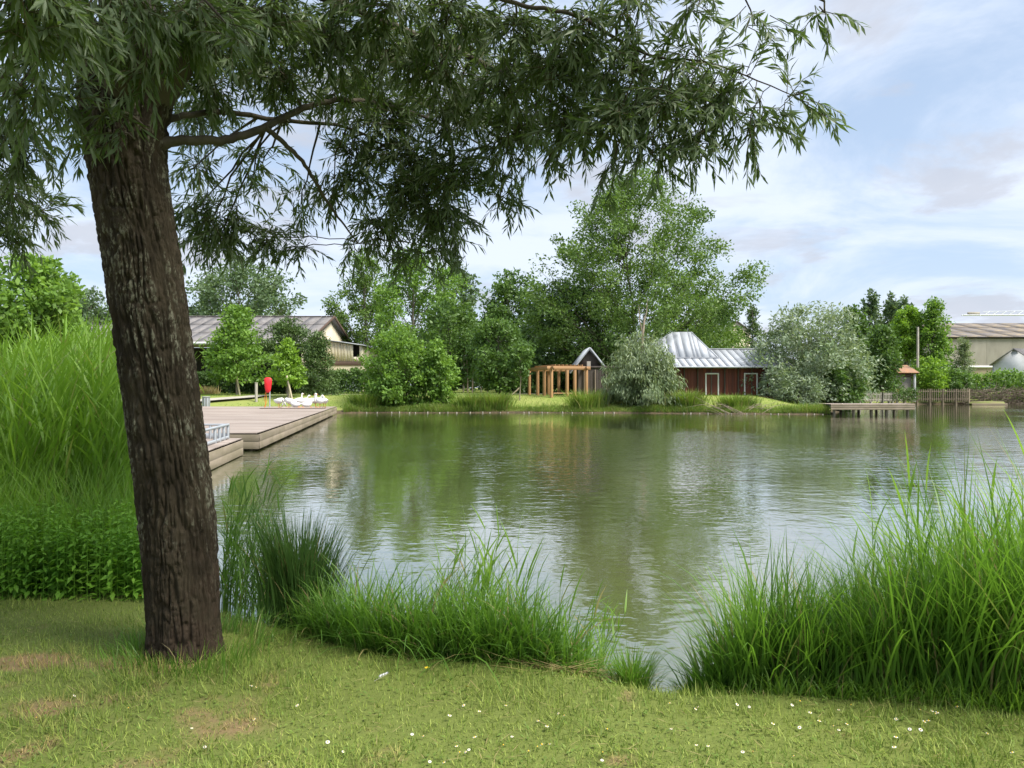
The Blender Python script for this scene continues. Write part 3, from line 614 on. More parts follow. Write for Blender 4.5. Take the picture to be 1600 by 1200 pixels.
for (ya, yb, za, zb_) in ((BY1, BYR, ZE1-.2, ZR), (BY2, BYR, ZE2-.2, ZR)):
    beam('verge_board', (BX+.52, ya, za), (BX+.52, yb, zb_), .12, MT['brown'], ba, og, .3)
# annex on the gable
AX = -18.1; AY = 93.
an = thing('barn_annex', 'cream ribbed lean-to against the barn gable with dark opening', 'annex', (AX, AY, zg)); og = (AX, AY, zg)
nr = 14; dxa = (AX-BX)/nr; ztop = lambda x: 7.9+(7.15-7.9)*(x-BX)/(AX-BX)
for i in range(nr):
    xa = BX+i*dxa; xb = xa+dxa-.015; ya = AY+.03*(i % 2)
    if i in (11, 12): slab('cladding_panel', [(xa, ya, 5.25), (xb, ya, 5.25), (xb, ya, 5.85), (xa, ya, 5.85)], .06, MT['cream'], an, og)
    else: slab('cladding_panel', [(xa, ya, 5.25), (xb, ya, 5.25), (xb, ya, ztop(xb)), (xa, ya, ztop(xa))], .06, MT['cream'], an, og)
box('dark_band', MT['brown'], an, ((BX-AX)/2, -.04, 5.03-zg), (AX-BX, .14, .46)); box('base_wall', MT['cream'], an, ((BX-AX)/2, .02, 4.3-zg), (AX-BX, .12, 1.0)); box('plinth', MT['slate'], an, ((BX-AX)/2, .0, 2.4-zg), (AX-BX, .14, 2.8))
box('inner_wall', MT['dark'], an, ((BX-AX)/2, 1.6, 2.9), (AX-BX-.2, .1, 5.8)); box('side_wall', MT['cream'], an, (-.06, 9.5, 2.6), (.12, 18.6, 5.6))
slab('roof', [(BX+.1, AY-.35, 8.08), (AX+.35, AY-.35, 7.28), (AX+.35, 112.2, 7.28), (BX+.1, 112.2, 8.08)], .12, MT['zinc'], an, og)
# red boarded shed with the standing seam roof
SY = 72.; zs = gz(18, 72)
sh = thing('shed', 'red brown boarded shed with pale metal roof and pyramid top', 'shed', (18, SY, zs)); og = (18, SY, zs)
XA, XB = 12.0, 25.6; ZEV = 4.15; ZRG = 5.95; YR = 76.6
nb_ = 46
for i in range(nb_):
    xa = XA+i*(XB-XA)/nb_
    box('wall_board', MT['shed_board'], sh, (xa+.14-18, .012*(i % 2), (ZEV-.2-zs)/2), ((XB-XA)/nb_-.012, .06, ZEV-.2-zs))
box('side_wall', MT['shed_board'], sh, (XB-18, 4.4, 1.2), (.08, 8.6, ZEV-zs-.2)); box('back_wall', MT['shed_board'], sh, ((XA+XB)/2-18, 9, 1.2), (XB-XA, .08, ZEV-zs-.2))
for i in range(11):
    xa = XA+.35+i*1.26
    box('wall_post', MT['grey_board'], sh, (xa-18, -.12, (ZEV-zs)/2-.05), (.10, .12, ZEV-zs-.15))
    beam('rafter_tail', (xa, SY-.9, ZEV-.22), (xa, SY, ZEV+.02), .09, MT['brown'], sh, og, .14)
box('gutter', MT['zinc'], sh, ((XA+XB)/2-18, -1.0, ZEV-zs-.13), (XB-XA+.8, .14, .12))
nP = 21; dx = (XB+.5-(XA-.3))/nP
for i in range(nP):
    xa = XA-.3+i*dx; p = slab('roof_panel', [(xa, SY-.95, ZEV-.05), (xa+dx-.03, SY-.95, ZEV-.05), (xa+dx-.03, YR, ZRG), (xa, YR, ZRG)], .04, MT['zinc'], sh, og)
    beam('seam', (xa, SY-.95, ZEV-.02), (xa, YR, ZRG+.015), .022, MT['zinc'], sh, og, .045)
slab('roof_back', [(XB+.5, YR, ZRG), (XA-.3, YR, ZRG), (XA-.3, 81.5, ZEV), (XB+.5, 81.5, ZEV)], .06, MT['zinc'], sh, og)
box('ridge_cap', MT['zinc'], sh, ((XA+XB)/2-18, YR-SY, ZRG-zs+.03), (XB-XA+.8, .3, .07))
# pyramid part
q = lambda px, py, Y: at(px, py, Y)
yb0, yb1, yt0, yt1 = 73.6, 80.4, 76.2, 77.8; zb0 = 4.99; zt_ = EYE+(HY-519)/F*76.2
bl, brr = (985-800)/F*yb0, (1121.5-800)/F*yb0; tl, trr = (1052-800)/F*76.2, (1080-800)/F*76.2
C0 = [(bl, yb0), (brr, yb0), (brr, yb1), (bl, yb1)]; C1 = [(tl, yt0), (trr, yt0), (trr, yt1), (tl, yt1)]
for s_ in range(4):   # parallel standing seam strips, cut by the hips
    a0, a1 = np.array(C0[s_]), np.array(C0[(s_+1) % 4]); t0, t1 = np.array(C1[s_]), np.array(C1[(s_+1) % 4]); m_ = 11
    ax = unit(a1-a0); La = np.linalg.norm(a1-a0); u0, u1 = (t0-a0)@ax, (t1-a0)@ax; inn = (t0-a0)-ax*u0
    hf = lambda u_: max(0., min(1., u_/u0, (La-u_)/(La-u1)))
    pt = lambda u_, h_, dz=0.: (*(a0+ax*u_+inn*h_), zb0+(zt_-zb0)*h_+dz)
    cuts = sorted(set([La*i/m_ for i in range(m_+1)]+[float(u0), float(u1)]))
    for ua, ub in zip(cuts[:-1], cuts[1:]):
        if ub-ua < .03: continue
        ub_ = ub-.008; P_ = [pt(ua, 0), pt(ub_, 0), pt(ub_, hf(ub_))]+([pt(ua, hf(ua))] if hf(ua) > .01 else [])
        if hf(ub_) < .02: P_ = [pt(ua, 0), pt(ub_, 0), pt(ua, hf(ua))]
        slab('roof_panel', P_, .04, MT['zinc'], sh, og)
        if hf(ua) > .05: beam('seam', pt(ua, 0, .015), pt(ua, hf(ua), .015), .022, MT['zinc'], sh, og, .04)
    beam('hip_cap', pt(0, 0, .02), (*t0, zt_+.02), .07, MT['zinc'], sh, og)
slab('roof_cap', [(tl, yt0, zt_+.02), (trr, yt0, zt_+.02), (trr, yt1, zt_+.02), (tl, yt1, zt_+.02)], .05, MT['zinc'], sh, og)
box('flashing', MT['zinc'], sh, ((bl+brr)/2-18, yb0-SY-.02, zb0-zs+.01), (brr-bl+.3, .22, .06))
for dpx in (1112, 1172.5, 1203):
    X = (dpx-800)/F*SY; d = box('door', MT['shed_board'], sh, (X-18, -.10, .98), (1.0, .06, 1.9))
    for e in (-1, 1): f_ = box('door_frame', MT['white'], sh, (X-18+e*.58, -.13, 1.0), (.12, .10, 2.0))
    box('door_frame', MT['white'], sh, (X-18, -.13, 2.05), (1.28, .104, .12))
for k in range(4): box('terrace_board', MT['shed_board'], sh, (25.2-18-1.5, -2.2-.004*k, -.55+.14*k), (6.2, 2.2, .13))
# grey boarded wing with small gable
wg = thing('grey_shed', 'weathered grey boarded wing with small metal gable behind the pergola', 'shed', (8.2, 73.5, gz(8.2, 73.5))); zw = gz(8.2, 73.5); og = (8.2, 73.5, zw)
for i in range(15): box('wall_board', MT['grey_board'], wg, (-1.75+i*.28, .014*(i % 2), 1.25), (.27, .06, 2.6))
for i in range(3): box('wall_post', MT['dead_wood'], wg, (-1.3+i*1.05, -.1, 1.2), (.10, .08, 2.5))
gx = (921-800)/F*74; 
slab('gable', [(gx-1.25, 74, 4.0), (gx+1.25, 74, 4.0), (gx, 74, 5.75)], .1, MT['grey_board'], wg, og)
slab('roof_side', [(gx-1.9, 73.6, 3.55), (gx+.02, 73.6, 5.95), (gx+.02, 80, 5.95), (gx-1.9, 80, 3.55)][::-1], .08, MT['zinc'], wg, og)
slab('roof_side', [(gx, 73.6, 5.95), (gx+1.9, 73.6, 3.55), (gx+1.9, 80, 3.55), (gx, 80, 5.95)][::-1], .08, MT['zinc'], wg, og)
beam('verge_board', (gx-1.9, 73.55, 3.5), (gx, 73.55, 5.9), .06, MT['zinc'], wg, og, .12); beam('verge_board', (gx+1.9, 73.55, 3.5), (gx, 73.55, 5.9), .06, MT['zinc'], wg, og, .12)
box('post', MT['pale_wood'], wg, (gx-8.2-.1, .2, 4.0-zw), (.36, .06, 1.3)); box('eave_beam', MT['grey_board'], wg, (.3, -.05, 2.7), (4.2, .12, .2))
box('side_wall', MT['grey_board'], wg, (-1.8, 3, 1.25), (.08, 6, 2.6))
# pergola
pg = thing('pergola', 'orange brown timber pergola with square posts by the grey shed', 'pergola', (3.8, 71.5, gz(3.8, 71.5))); zp = gz(3.8, 71.5); og = (3.8, 71.5, zp)
ZP = EYE+(HY-578)/F*70.5
def ppost(px, Y):
    X = (px-800)/F*Y; z0 = gz(X, Y)
    box('post', MT['pergola'], pg, (X-3.8, Y-71.5, (z0-.1+ZP)/2-zp), (.25, .25, ZP-z0+.1), .25); return (X, Y)
p1 = ppost(827, 75.5); ppost(840, 73.6); ppost(850.5, 72.0); p4 = ppost(861.5, 70.5); ppost(886, 70.9); p6 = ppost(898, 71.0); p7 = ppost(916, 71.3)
ppost(857, 76.4); ppost(873, 76.8); b3 = ppost(905, 77)
def pbeam(a, b, zz, ex=.5):
    a = np.array(a); b = np.array(b); d = unit(b-a); a = a-d*ex; b = b+d*ex; beam('beam', (*a, zz), (*b, zz), .14, MT['pergola'], pg, og, .32)
pbeam(p1, p4, ZP+.16); pbeam(p4, p7, ZP+.18, .4); pbeam(p1, b3, ZP+.15); pbeam(b3, p7, ZP+.17)
for i in range(1, 9):
    f_ = i/9; a = np.array(p4)*(1-f_)+np.array(p7)*f_; b = np.array(p1)*(1-f_)+np.array(b3)*f_
    beam('rafter', (*a, ZP+.42), (*b, ZP+.42), .07, MT['pergola'], pg, og, .16)
beam('low_rail', (p4[0]+.2, p4[1]+.05, zp+.25), (p6[0], p6[1], zp+.25), .08, MT['pergola'], pg, og)
# hut in the copse
ht = thing('small_hut', 'small dark open hut in shade under the copse trees', 'hut', (-.6, 92, gz(-.6, 92)));
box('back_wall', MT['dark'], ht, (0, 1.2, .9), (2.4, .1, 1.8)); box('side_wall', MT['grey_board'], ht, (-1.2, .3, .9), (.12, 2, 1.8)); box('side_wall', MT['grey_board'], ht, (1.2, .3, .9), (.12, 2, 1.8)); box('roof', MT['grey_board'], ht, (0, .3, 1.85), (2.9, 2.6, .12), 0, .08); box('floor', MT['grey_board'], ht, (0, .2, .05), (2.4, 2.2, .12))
# warehouse on the right
WX, WY = 83.5, 150.; wz = 1.8; ZE = EYE+79/F*WY; ZRW = EYE+100.5/F*172
wh = thing('warehouse', 'long concrete warehouse with brown mossy roof at the right edge', 'warehouse', (WX, WY, wz)); og = (WX, WY, wz)
for i in range(16):
    xa = WX-1+i*5.0
    for k in range(3):
        f0, f1 = k/3, (k+1)/3+.01; y0, y1 = WY-.6+(172-WY)*f0, WY-.6+(172-WY)*f1; z0, z1 = ZE+(ZRW-ZE)*f0, ZE+(ZRW-ZE)*f1
        slab('roof_sheet', [(xa, y0, z0+.06), (xa+4.97, y0, z0+.06), (xa+4.97, y1, z1), (xa, y1, z1)], .05, MT['fibre_moss'], wh, og)
    z_ = .5; box('wall_panel', MT['concrete'], wh, (-.9+i*5.0+2.5, 0, (ZE-.3+6.3)/2-wz), (4.96, .3, ZE-.3-6.3))
    box('wall_panel', MT['tan'], wh, (-.9+i*5.0+2.5, .05, 4.75-wz), (4.96, .3, 2.6)); box('wall_panel', MT['slate'], wh, (-.9+i*5.0+2.5, .02, (3.42+1)/2-wz), (4.97, .3, 2.42))
box('lintel_band', MT['white'], wh, (39, -.2, 6.2-wz), (80, .3, .4)); box('painted_eave_shadow', MT['dark'], wh, (39, -.35, ZE-.1-wz), (80.5, .3, .25))  # the dark strip is painted in as the shadow below the eave
slab('gable', [(WX-1, 172, 1), (WX-1, WY, 1), (WX-1, WY, ZE-.1), (WX-1, 172, ZRW-.1)], .2, MT['concrete'], wh, og)
slab('roof', [(WX-1, 171.5, ZRW), (WX+79, 171.5, ZRW), (WX+79, 194, ZE), (WX-1, 194, ZE)], .1, MT['fibre_moss'], wh, og)
# white gabled house, ridge running away to the right
HX, HYY = (1585-800)/F*120, 120.; hz = 1.8; hw = 3.2
hs = thing('small_house', 'white rendered small house with grey gable roof by the warehouse', 'house', (HX, HYY, hz), -1.0)
zap = EYE+62/F*120-hz; zea = zap-2.3
slab('gable', [(-hw, 0, -.8), (hw, 0, -.8), (hw, 0, zea), (0, 0, zap-.1), (-hw, 0, zea)], .2, MT['render_wall'], hs)
slab('side_wall', [(hw, 0, -.8), (hw, 12, -.8), (hw, 12, zea), (hw, 0, zea)], .2, MT['render_wall'], hs); slab('side_wall', [(-hw, 12, -.8), (-hw, 0, -.8), (-hw, 0, zea), (-hw, 12, zea)], .2, MT['render_wall'], hs)
slab('roof_side', [(0, -.35, zap), (-hw-.4, -.35, zea-.27), (-hw-.4, 12.3, zea-.27), (0, 12.3, zap)][::-1], .14, MT['house_roof'], hs)
slab('roof_side', [(0, -.35, zap), (hw+.4, -.35, zea-.27), (hw+.4, 12.3, zea-.27), (0, 12.3, zap)], .14, MT['house_roof'], hs)
box('window', MT['dark'], hs, (-1.1, -.03, .75), (.7, .08, .9)); box('window', MT['dark'], hs, (-2.3, -.03, .75), (.35, .08, .9))
# hut with tiled roof
tx, ty = (1416-800)/F*99, 99.; tz = gz(tx, ty)
th_ = thing('tiled_hut', 'small grey hut with orange tiled roof left of the wooden pole', 'hut', (tx, ty, tz))
box('wall', MT['concrete'], th_, (-.3, 1.2, 1.8), (2.0, 2.2, 3.7)); rf = box('roof', MT['tile'], th_, (0, .9, 4.1), (2.7, 3.2, .16), 0, .32); box('lintel', MT['brown'], th_, (.3, -.05, 3.3), (1.2, .16, .3)); box('post', MT['render_wall'], th_, (.95, -.2, 1.7), (.25, .25, 3.6))
# far house gable behind the spruce
fx, fy = (1152-800)/F*150, 150.; fh = thing('far_house', 'pale house gable showing above the shed roof, left of the spruce', 'house', (fx, fy, 1.8)); og = (fx, fy, 1.8)
zt2 = EYE+104/F*fy; ze2 = EYE+88/F*fy
slab('gable', [(fx-2.6, fy, 1), (fx+2.6, fy, 1), (fx+2.6, fy, ze2), (fx, fy, zt2), (fx-2.6, fy, ze2)], .2, MT['cream'], fh, og)
slab('roof_side', [(fx-9, fy+8, ze2), (fx-9, fy-.3, ze2), (fx, fy-.3, zt2+.1), (fx, fy+8, zt2+.1)], .15, MT['house_roof'], fh, og); slab('roof_side', [(fx, fy-.3, zt2+.1), (fx+3, fy-.3, ze2-.1), (fx+3, fy+8, ze2-.1), (fx, fy+8, zt2+.1)], .15, MT['house_roof'], fh, og)
# crane
CY = 300.; cz = EYE+(HY-492.5)/F*CY; cx0 = (1504-800)/F*CY; cx1 = (1660-800)/F*CY
cr = thing('tower_crane', 'white lattice jib of a tower crane above the warehouse', 'crane', (cx1, CY, 1.7)); og = (cx1, CY, 1.7)
tb = [tube([(cx0, CY-.7, cz), (cx1+20, CY-.7, cz)], .2, 5), tube([(cx0, CY+.7, cz), (cx1+20, CY+.7, cz)], .2, 5)]
V, Fq = merge(tb); link('jib', mesh_np('jib', V-np.array(og), Fq), MT['crane'], cr)
V, Fq = tube([(cx0+8, CY, cz+1.4), (cx1, CY, cz+2.0)], .10, 5); link('jib', mesh_np('jib', V-np.array(og), Fq), MT['crane'], cr)
for i in range(10):
    xa = cx0+8+i*3.2; V, Fq = merge([tube([(xa, CY-.7, cz), (xa+2.9, CY, cz+1.6)], .11, 5), tube([(xa, CY+.7, cz), (xa+2.9, CY, cz+1.6)], .11, 5)]); link('strut', mesh_np('strut', V-np.array(og), Fq), MT['crane'], cr)
box('counterweight', MT['concrete'], cr, (cx0+4.3-cx1, 0, cz+.6-1.7), (4.2, 1.2, 1.2)); 
V, Fq = merge([tube([(cx1+a, CY+b, 1.7), (cx1+a, CY+b, cz+6)], .15, 5) for a in (-.8, .8) for b in (-.8, .8)]+[tube([(cx1+(-.8)**(i % 2+1)*1.0, CY-.8, 2+i*1.6), (cx1-(-.8)**(i % 2+1)*1.0, CY-.8, 3.6+i*1.6)], .08, 4) for i in range(18)])
link('mast', mesh_np('mast', V-np.array(og), Fq), MT['crane'], cr)
# wooden pole
pz = gz(53, 100); po = thing('wooden_pole', 'tall plain grey wooden pole before the narrow poplar', 'pole', ((1434-800)/F*100, 100, pz))
V, Fq = tube([(0, 0, -.2), (0, 0, 5), (.02, 0, EYE+(HY-511)/F*100-pz)], [.17, .15, .12], 8); link('pole', mesh_np('pole', V, Fq, True), MT['pale_wood'], po); box('crossbar', MT['pale_wood'], po, (.1, -.1, 3.6), (.7, .1, .12))

# ------------------------------------------------------------------ picket fences, jetty, raft
def fence(name, label, a, b, zb, h, nposts, mat, gap, lean=0.):
    a = np.array(a, float); b = np.array(b, float); L = np.linalg.norm(b-a); d = (b-a)/L; ang = math.atan2(d[1], d[0])
    root = thing(name, label, 'fence', (a[0], a[1], zb), ang)
    for i in range(nposts): box('post', mat, root, (L*i/(nposts-1), 0, h*.5-.35), (.22, .22, h+.75), 0, 0, rng.normal(0, .02))
    for z in (.22, .82): box('rail', mat, root, (L/2, -.09, h*z), (L, .07, .13))
    n = int(L/gap)
    for i in range(n): box('picket', mat, root, (gap*(i+.5), -.15, h*.52), (.075, .04, h*rng.uniform(.93, 1.02)), 0, 0, rng.normal(0, .015))
    return root
fence('picket_fence', 'brown weathered picket fence standing in the water on the right', (48.6, 95.2), (56.6, 95.2), .35, 1.6, 6, MT['fence_wood'], .27)
fence('picket_fence', 'pale picket fence behind the oval tree trunk', (39.2, 89.5), (45.8, 92.5), gz(42.5, 93)+.15, 1.1, 5, MT['pale_wood'], .25)
fence('picket_fence', 'pale picket fence left of the red lifebuoy box on the right', (45.9, 93.5), (49.0, 95.8), gz(47, 97), 1.25, 3, MT['pale_wood'], .25)
jt = thing('jetty', 'low wooden jetty reaching into the pond below the silver willow', 'jetty', (28.2, 60.5, 0))
for k in range(44): box('plank', MT['deck'], jt, (-3.1+.15*k-.02, 1.0, .82), (.14, 2.4, .04))
for k in range(3): box('fascia_board', MT['fascia'], jt, (.12, -.24-.003*k, .74-.15*k), (6.6, .05, .14))
for i in range(5): box('post', MT['pile'], jt, (-2.9+i*1.45+rng.normal(0, .15), .0, -.1), (.16, .16, 1.4)); box('post', MT['pile'], jt, (-2.9+i*1.45, 2.0, -.1), (.16, .16, 1.4))
rx_, ry_ = (1542-800)/F*95, 95.; rf = thing('floating_raft', 'small floating raft covered with turf near the picket fence', 'raft', (rx_, ry_, 0))
V, Fq = tube([(-2.2, 0, .05), (-1.9, 0, .14), (0, 0, .16), (1.9, 0, .14), (2.2, 0, .05)], [.05, .55, .62, .55, .05], 10); V[:, 2] = V[:, 2]*.45+.1; link('turf', mesh_np('turf', V, Fq, True), MT['turf'], rf)
for y in (-.55, .55): box('log', MT['fence_wood'], rf, (0, y, .06), (4.3, .22, .22))
# brushwood bank on the right
n = 2600; P = np.zeros((n, 4, 3)); bx_ = rng.uniform(57.5, 96, n); by_ = np.interp(bx_, [48, 60, 80, 110], [96.5, 99, 104, 100])+rng.uniform(-.6, 1.0, n); zz = rng.uniform(0, 1.9, n)
dirs = unit(np.stack([rng.normal(0, 1, n), rng.normal(0, .4, n)-.2, rng.normal(0, .35, n)], 1)); Lb = rng.uniform(.5, 1.8, n)
for j in range(4): P[:, j] = np.stack([bx_, by_, zz], 1)+dirs*(Lb*j/3)[:, None]+rng.normal(0, .06, (n, 3))
P[..., 2] = np.maximum(P[..., 2], -.05)
V, Fq = tubes_many(P, np.full(n, .035), np.full(n, .012), 4); tag(link('brushwood_bank', mesh_np('brushwood_bank', V, Fq, True), MT['brush']), 'brown tangle of brushwood along the right bank below the hedge', 'brushwood', kind='stuff')

# ------------------------------------------------------------------ timber deck on the left
ZD = .61; E0 = np.array([-8.45, 25.5]); E1 = np.array([-14.1, 61.6]); ed = unit(E1-E0)
dk = thing('timber_deck', 'large grey brown timber deck over the pond, behind the willow trunk', 'deck', (-14, 40, 0)); og = np.array((-14, 40, 0))
npl = 240; st = (61.6-25.5)/npl
for i in range(npl):
    y = 25.5+st*(i+.5); xe = E0[0]+(E1[0]-E0[0])*(y-25.5)/36.1; wl = 13.+.05*rng.random() if y < 60 else 11
    box('plank', MT['deck'], dk, (xe-wl/2+14, y-40, ZD-.02+rng.normal(0, .0016)), (wl, st-.010, .04))
ang = math.atan2(ed[1], ed[0]); Le = np.linalg.norm(E1-E0); nseg = 12
for k in range(2):
    for i in range(nseg):
        c = E0+ed*(Le*(i+.5)/nseg); box('fascia_board', MT['fascia'], dk, (c[0]+14+.03, c[1]-40, ZD-.05-.125-.245*k), (Le/nseg-.02, .05, .235), ang+rng.normal(0, .0006))
    box('fascia_board', MT['fascia'], dk, (E0[0]-3.2+14.05, 25.46-40, ZD-.05-.125-.245*k), (6.46, .05, .235))
for i in range(13):
    c = E0+ed*(Le*(i+.25)/13.2)
    for off in (.35, 3.2): box('pile', MT['pile'], dk, (c[0]-off+14, c[1]-40, -.25), (.2, .2, 1.1)) 
    box('bearer', MT['pile'], dk, (c[0]-3+14, c[1]-40, .10), (5.8, .14, .16))
box('raised_board', MT['deck'], dk, (-15.6+14, 54.6-40, ZD+.05), (4.6, .3, .08))
L0 = np.array([-7.35, 17.6]); L1 = np.array([-8.42, 23.9]); ld = unit(L1-L0); Ll = np.linalg.norm(L1-L0); la = math.atan2(ld[1], ld[0]); ZL = .53
lk = thing('landing_stage', 'lower timber landing stage at the near end of the deck', 'deck', (-9, 21, 0))
for i in range(44):
    y = 17.6+6.3*(i+.5)/44; xe = L0[0]+(L1[0]-L0[0])*(y-17.6)/6.3; box('plank', MT['deck'], lk, (xe-2.2+9, y-21, ZL-.02), (4.4, 6.3/44-.008, .04))
for k in range(2):
    for i in range(2): c = L0+ld*(Ll*(i+.5)/2); box('fascia_board', MT['fascia'], lk, (c[0]+.03+9, c[1]-21, ZL-.05-.115-.23*k), (Ll/2-.015, .05, .22), la)
    box('fascia_board', MT['fascia'], lk, (L1[0]-2+9, 23.93-21, ZL-.05-.115-.23*k), (4, .05, .22))
for i in range(4):
    c = L0+ld*(Ll*(i+.5)/4); box('pile', MT['pile'], lk, (c[0]-.4+9, c[1]-21, -.3), (.2, .2, 1.2))
# galvanised rail on the landing stage
rl = thing('metal_rail', 'low galvanised rail round the landing stage by the trunk', 'railing', (-8.9, 22.5, ZL))
for i in range(4):
    c = L1-ld*(.35+i*.62); box('post', MT['galv'], rl, (c[0]-.35+8.9, c[1]-22.5, .21), (.07, .07, .42))
a = L1-ld*.3; b = L1-ld*4.0
beam('top_rail', (a[0]-.35, a[1], ZL+.44), (b[0]-.35, b[1], ZL+.44), .07, MT['galv'], rl, (-8.9, 22.5, ZL)); beam('foot_rail', (a[0]-.35, a[1], ZL+.06), (b[0]-.35, b[1], ZL+.06), .06, MT['galv'], rl, (-8.9, 22.5, ZL), .08)
beam('top_rail', (a[0]-.35, a[1], ZL+.44), (a[0]-2.6, a[1], ZL+.44), .06, MT['galv'], rl, (-8.9, 22.5, ZL)); beam('foot_rail', (a[0]-.35, a[1], ZL+.1), (a[0]-2.6, a[1], ZL+.1), .05, MT['galv'], rl, (-8.9, 22.5, ZL), .14)
for i in range(3): box('post', MT['galv'], rl, (a[0]-.9-i*.8+8.9, a[1]-22.5, .21), (.06, .06, .42))

# lifebuoy stations
def lifebuoy(label, X, Y, z, sc, rz):
    root = thing('lifebuoy_station', label, 'lifebuoy box', (X, Y, z), rz); root.scale = (sc,)*3
    V, Fq = tube([(0, 0, 0), (0, 0, 2.2)], .045, 8); link('post', mesh_np('post', V, Fq, True), MT['galv'], root)
    # flat housing, wide rounded top narrowing downward
    th = np.linspace(0, 2*np.pi, 28, endpoint=False); w_ = .265*np.sign(np.cos(th))*np.abs(np.cos(th))**.6; h_ = .56*np.sign(np.sin(th))*np.abs(np.sin(th))**.55
    w_ = w_*(1+.28*h_/.56)*.92; ring = []
    for (y, s) in ((-.19, .90), (-.15, 1.), (.05, 1.0), (.08, .94)): ring.append(np.stack([w_*s-.12, np.full(28, y), 1.72+h_*s], 1))
    V = np.vstack(ring+[[[-.12, -.235, 1.74]], [[-.12, .085, 1.72]]]); i = np.arange(28); Fs = [np.stack([k*28+i, k*28+(i+1) % 28, (k+1)*28+(i+1) % 28, (k+1)*28+i], 1) for k in range(3)]
    link('housing', mesh_np('housing', V, [np.vstack(Fs), np.stack([i, np.full(28, 112), (i+1) % 28], 1), np.stack([84+i, 84+(i+1) % 28, np.full(28, 113)], 1)], True), MT['red'], root)
    V, Fq = merge([tube([(-.30, .02, 1.2), (-.36, .05, .7), (-.30, .1, .35), (-.40, .1, .05)], .022, 5), tube([(-.26, .02, 1.2), (-.22, .05, .6), (-.33, .1, .1)], .022, 5)])
    link('rope', mesh_np('rope', V, Fq, True), MT['orange'], root)
    return root
X = (421.5-800)/F*55; lifebuoy('red lifebuoy box on a metal post at the deck edge beside the geese', X, 55., ZD, .98, .25)
X = (1415-800)/F*95; lifebuoy('small red lifebuoy box behind the picket fence on the right', X, 97., gz(X, 97.)-.1, .82, -.3)
# bin, bollard, stakes
X = (322-800)/F*63; bn = thing('litter_bin', 'grey cylindrical litter bin beside the path behind the deck', 'bin', (X, 63.0, gz(X, 63.)))
V, Fq = tube([(0, 0, 0), (0, 0, .08), (0, 0, .85), (0, 0, .9), (0, 0, .86)], [.27, .30, .30, .32, .24], 16); link('drum', mesh_np('drum', V, Fq, False), MT['binmetal'], bn)
for i in range(8): box('slat', MT['galv'], bn, (.305*math.cos(i*.785), .305*math.sin(i*.785), .45), (.03, .10, .72), i*.785)
V, Fq = tube([(0, 0, .88), (0, 0, .93)], [.33, .33], 16); link('rim', mesh_np('rim', np.vstack([V, [[0, 0, .93]]]), [Fq, np.array([[16+k, 16+(k+1) % 16, 32] for k in range(16)])]), MT['binmetal'], bn)
X = (400.5-800)/F*66; bo = thing('marker_post', 'pale wooden marker post left of the red lifebuoy box', 'post', (X, 66, gz(X, 66))); box('post', MT['pale_wood'], bo, (0, 0, .75), (.2, .16, 1.7)); box('cap', MT['pale_wood'], bo, (0, 0, 1.63), (.22, .18, .06))
def stake(px0, py0, px1, py1, Y, label):
    a = at(px0, py0, Y); b = at(px1, py1, Y); z = gz(b[0], Y)-.1; s_ = thing('tree_stake', label, 'stake', (b[0], Y, z)); 
    beam('stake', (b[0], Y, z), a, .13, MT['stake'], s_, (b[0], Y, z)); return s_
stake(369, 583, 375, 611, 73, 'slanting pale stake supporting the young tree before the barn')
stake(448, 587, 458, 621, 66.5, 'slanting pale stake at the right of the lime sapling'); stake(452, 600, 452, 619, 68.2, 'upright thin stake behind the lime sapling'); stake(818, 600, 799, 612, 80, 'leaning grey post by the small hut')
# white edging post by the grey shed
wp = box('white_post', MT['white'], None, (9.05, 69.0, gz(9.05, 69)+.7), (.14, .14, 1.9)); tag(wp, 'thin white post left of the drooping willow', 'post')

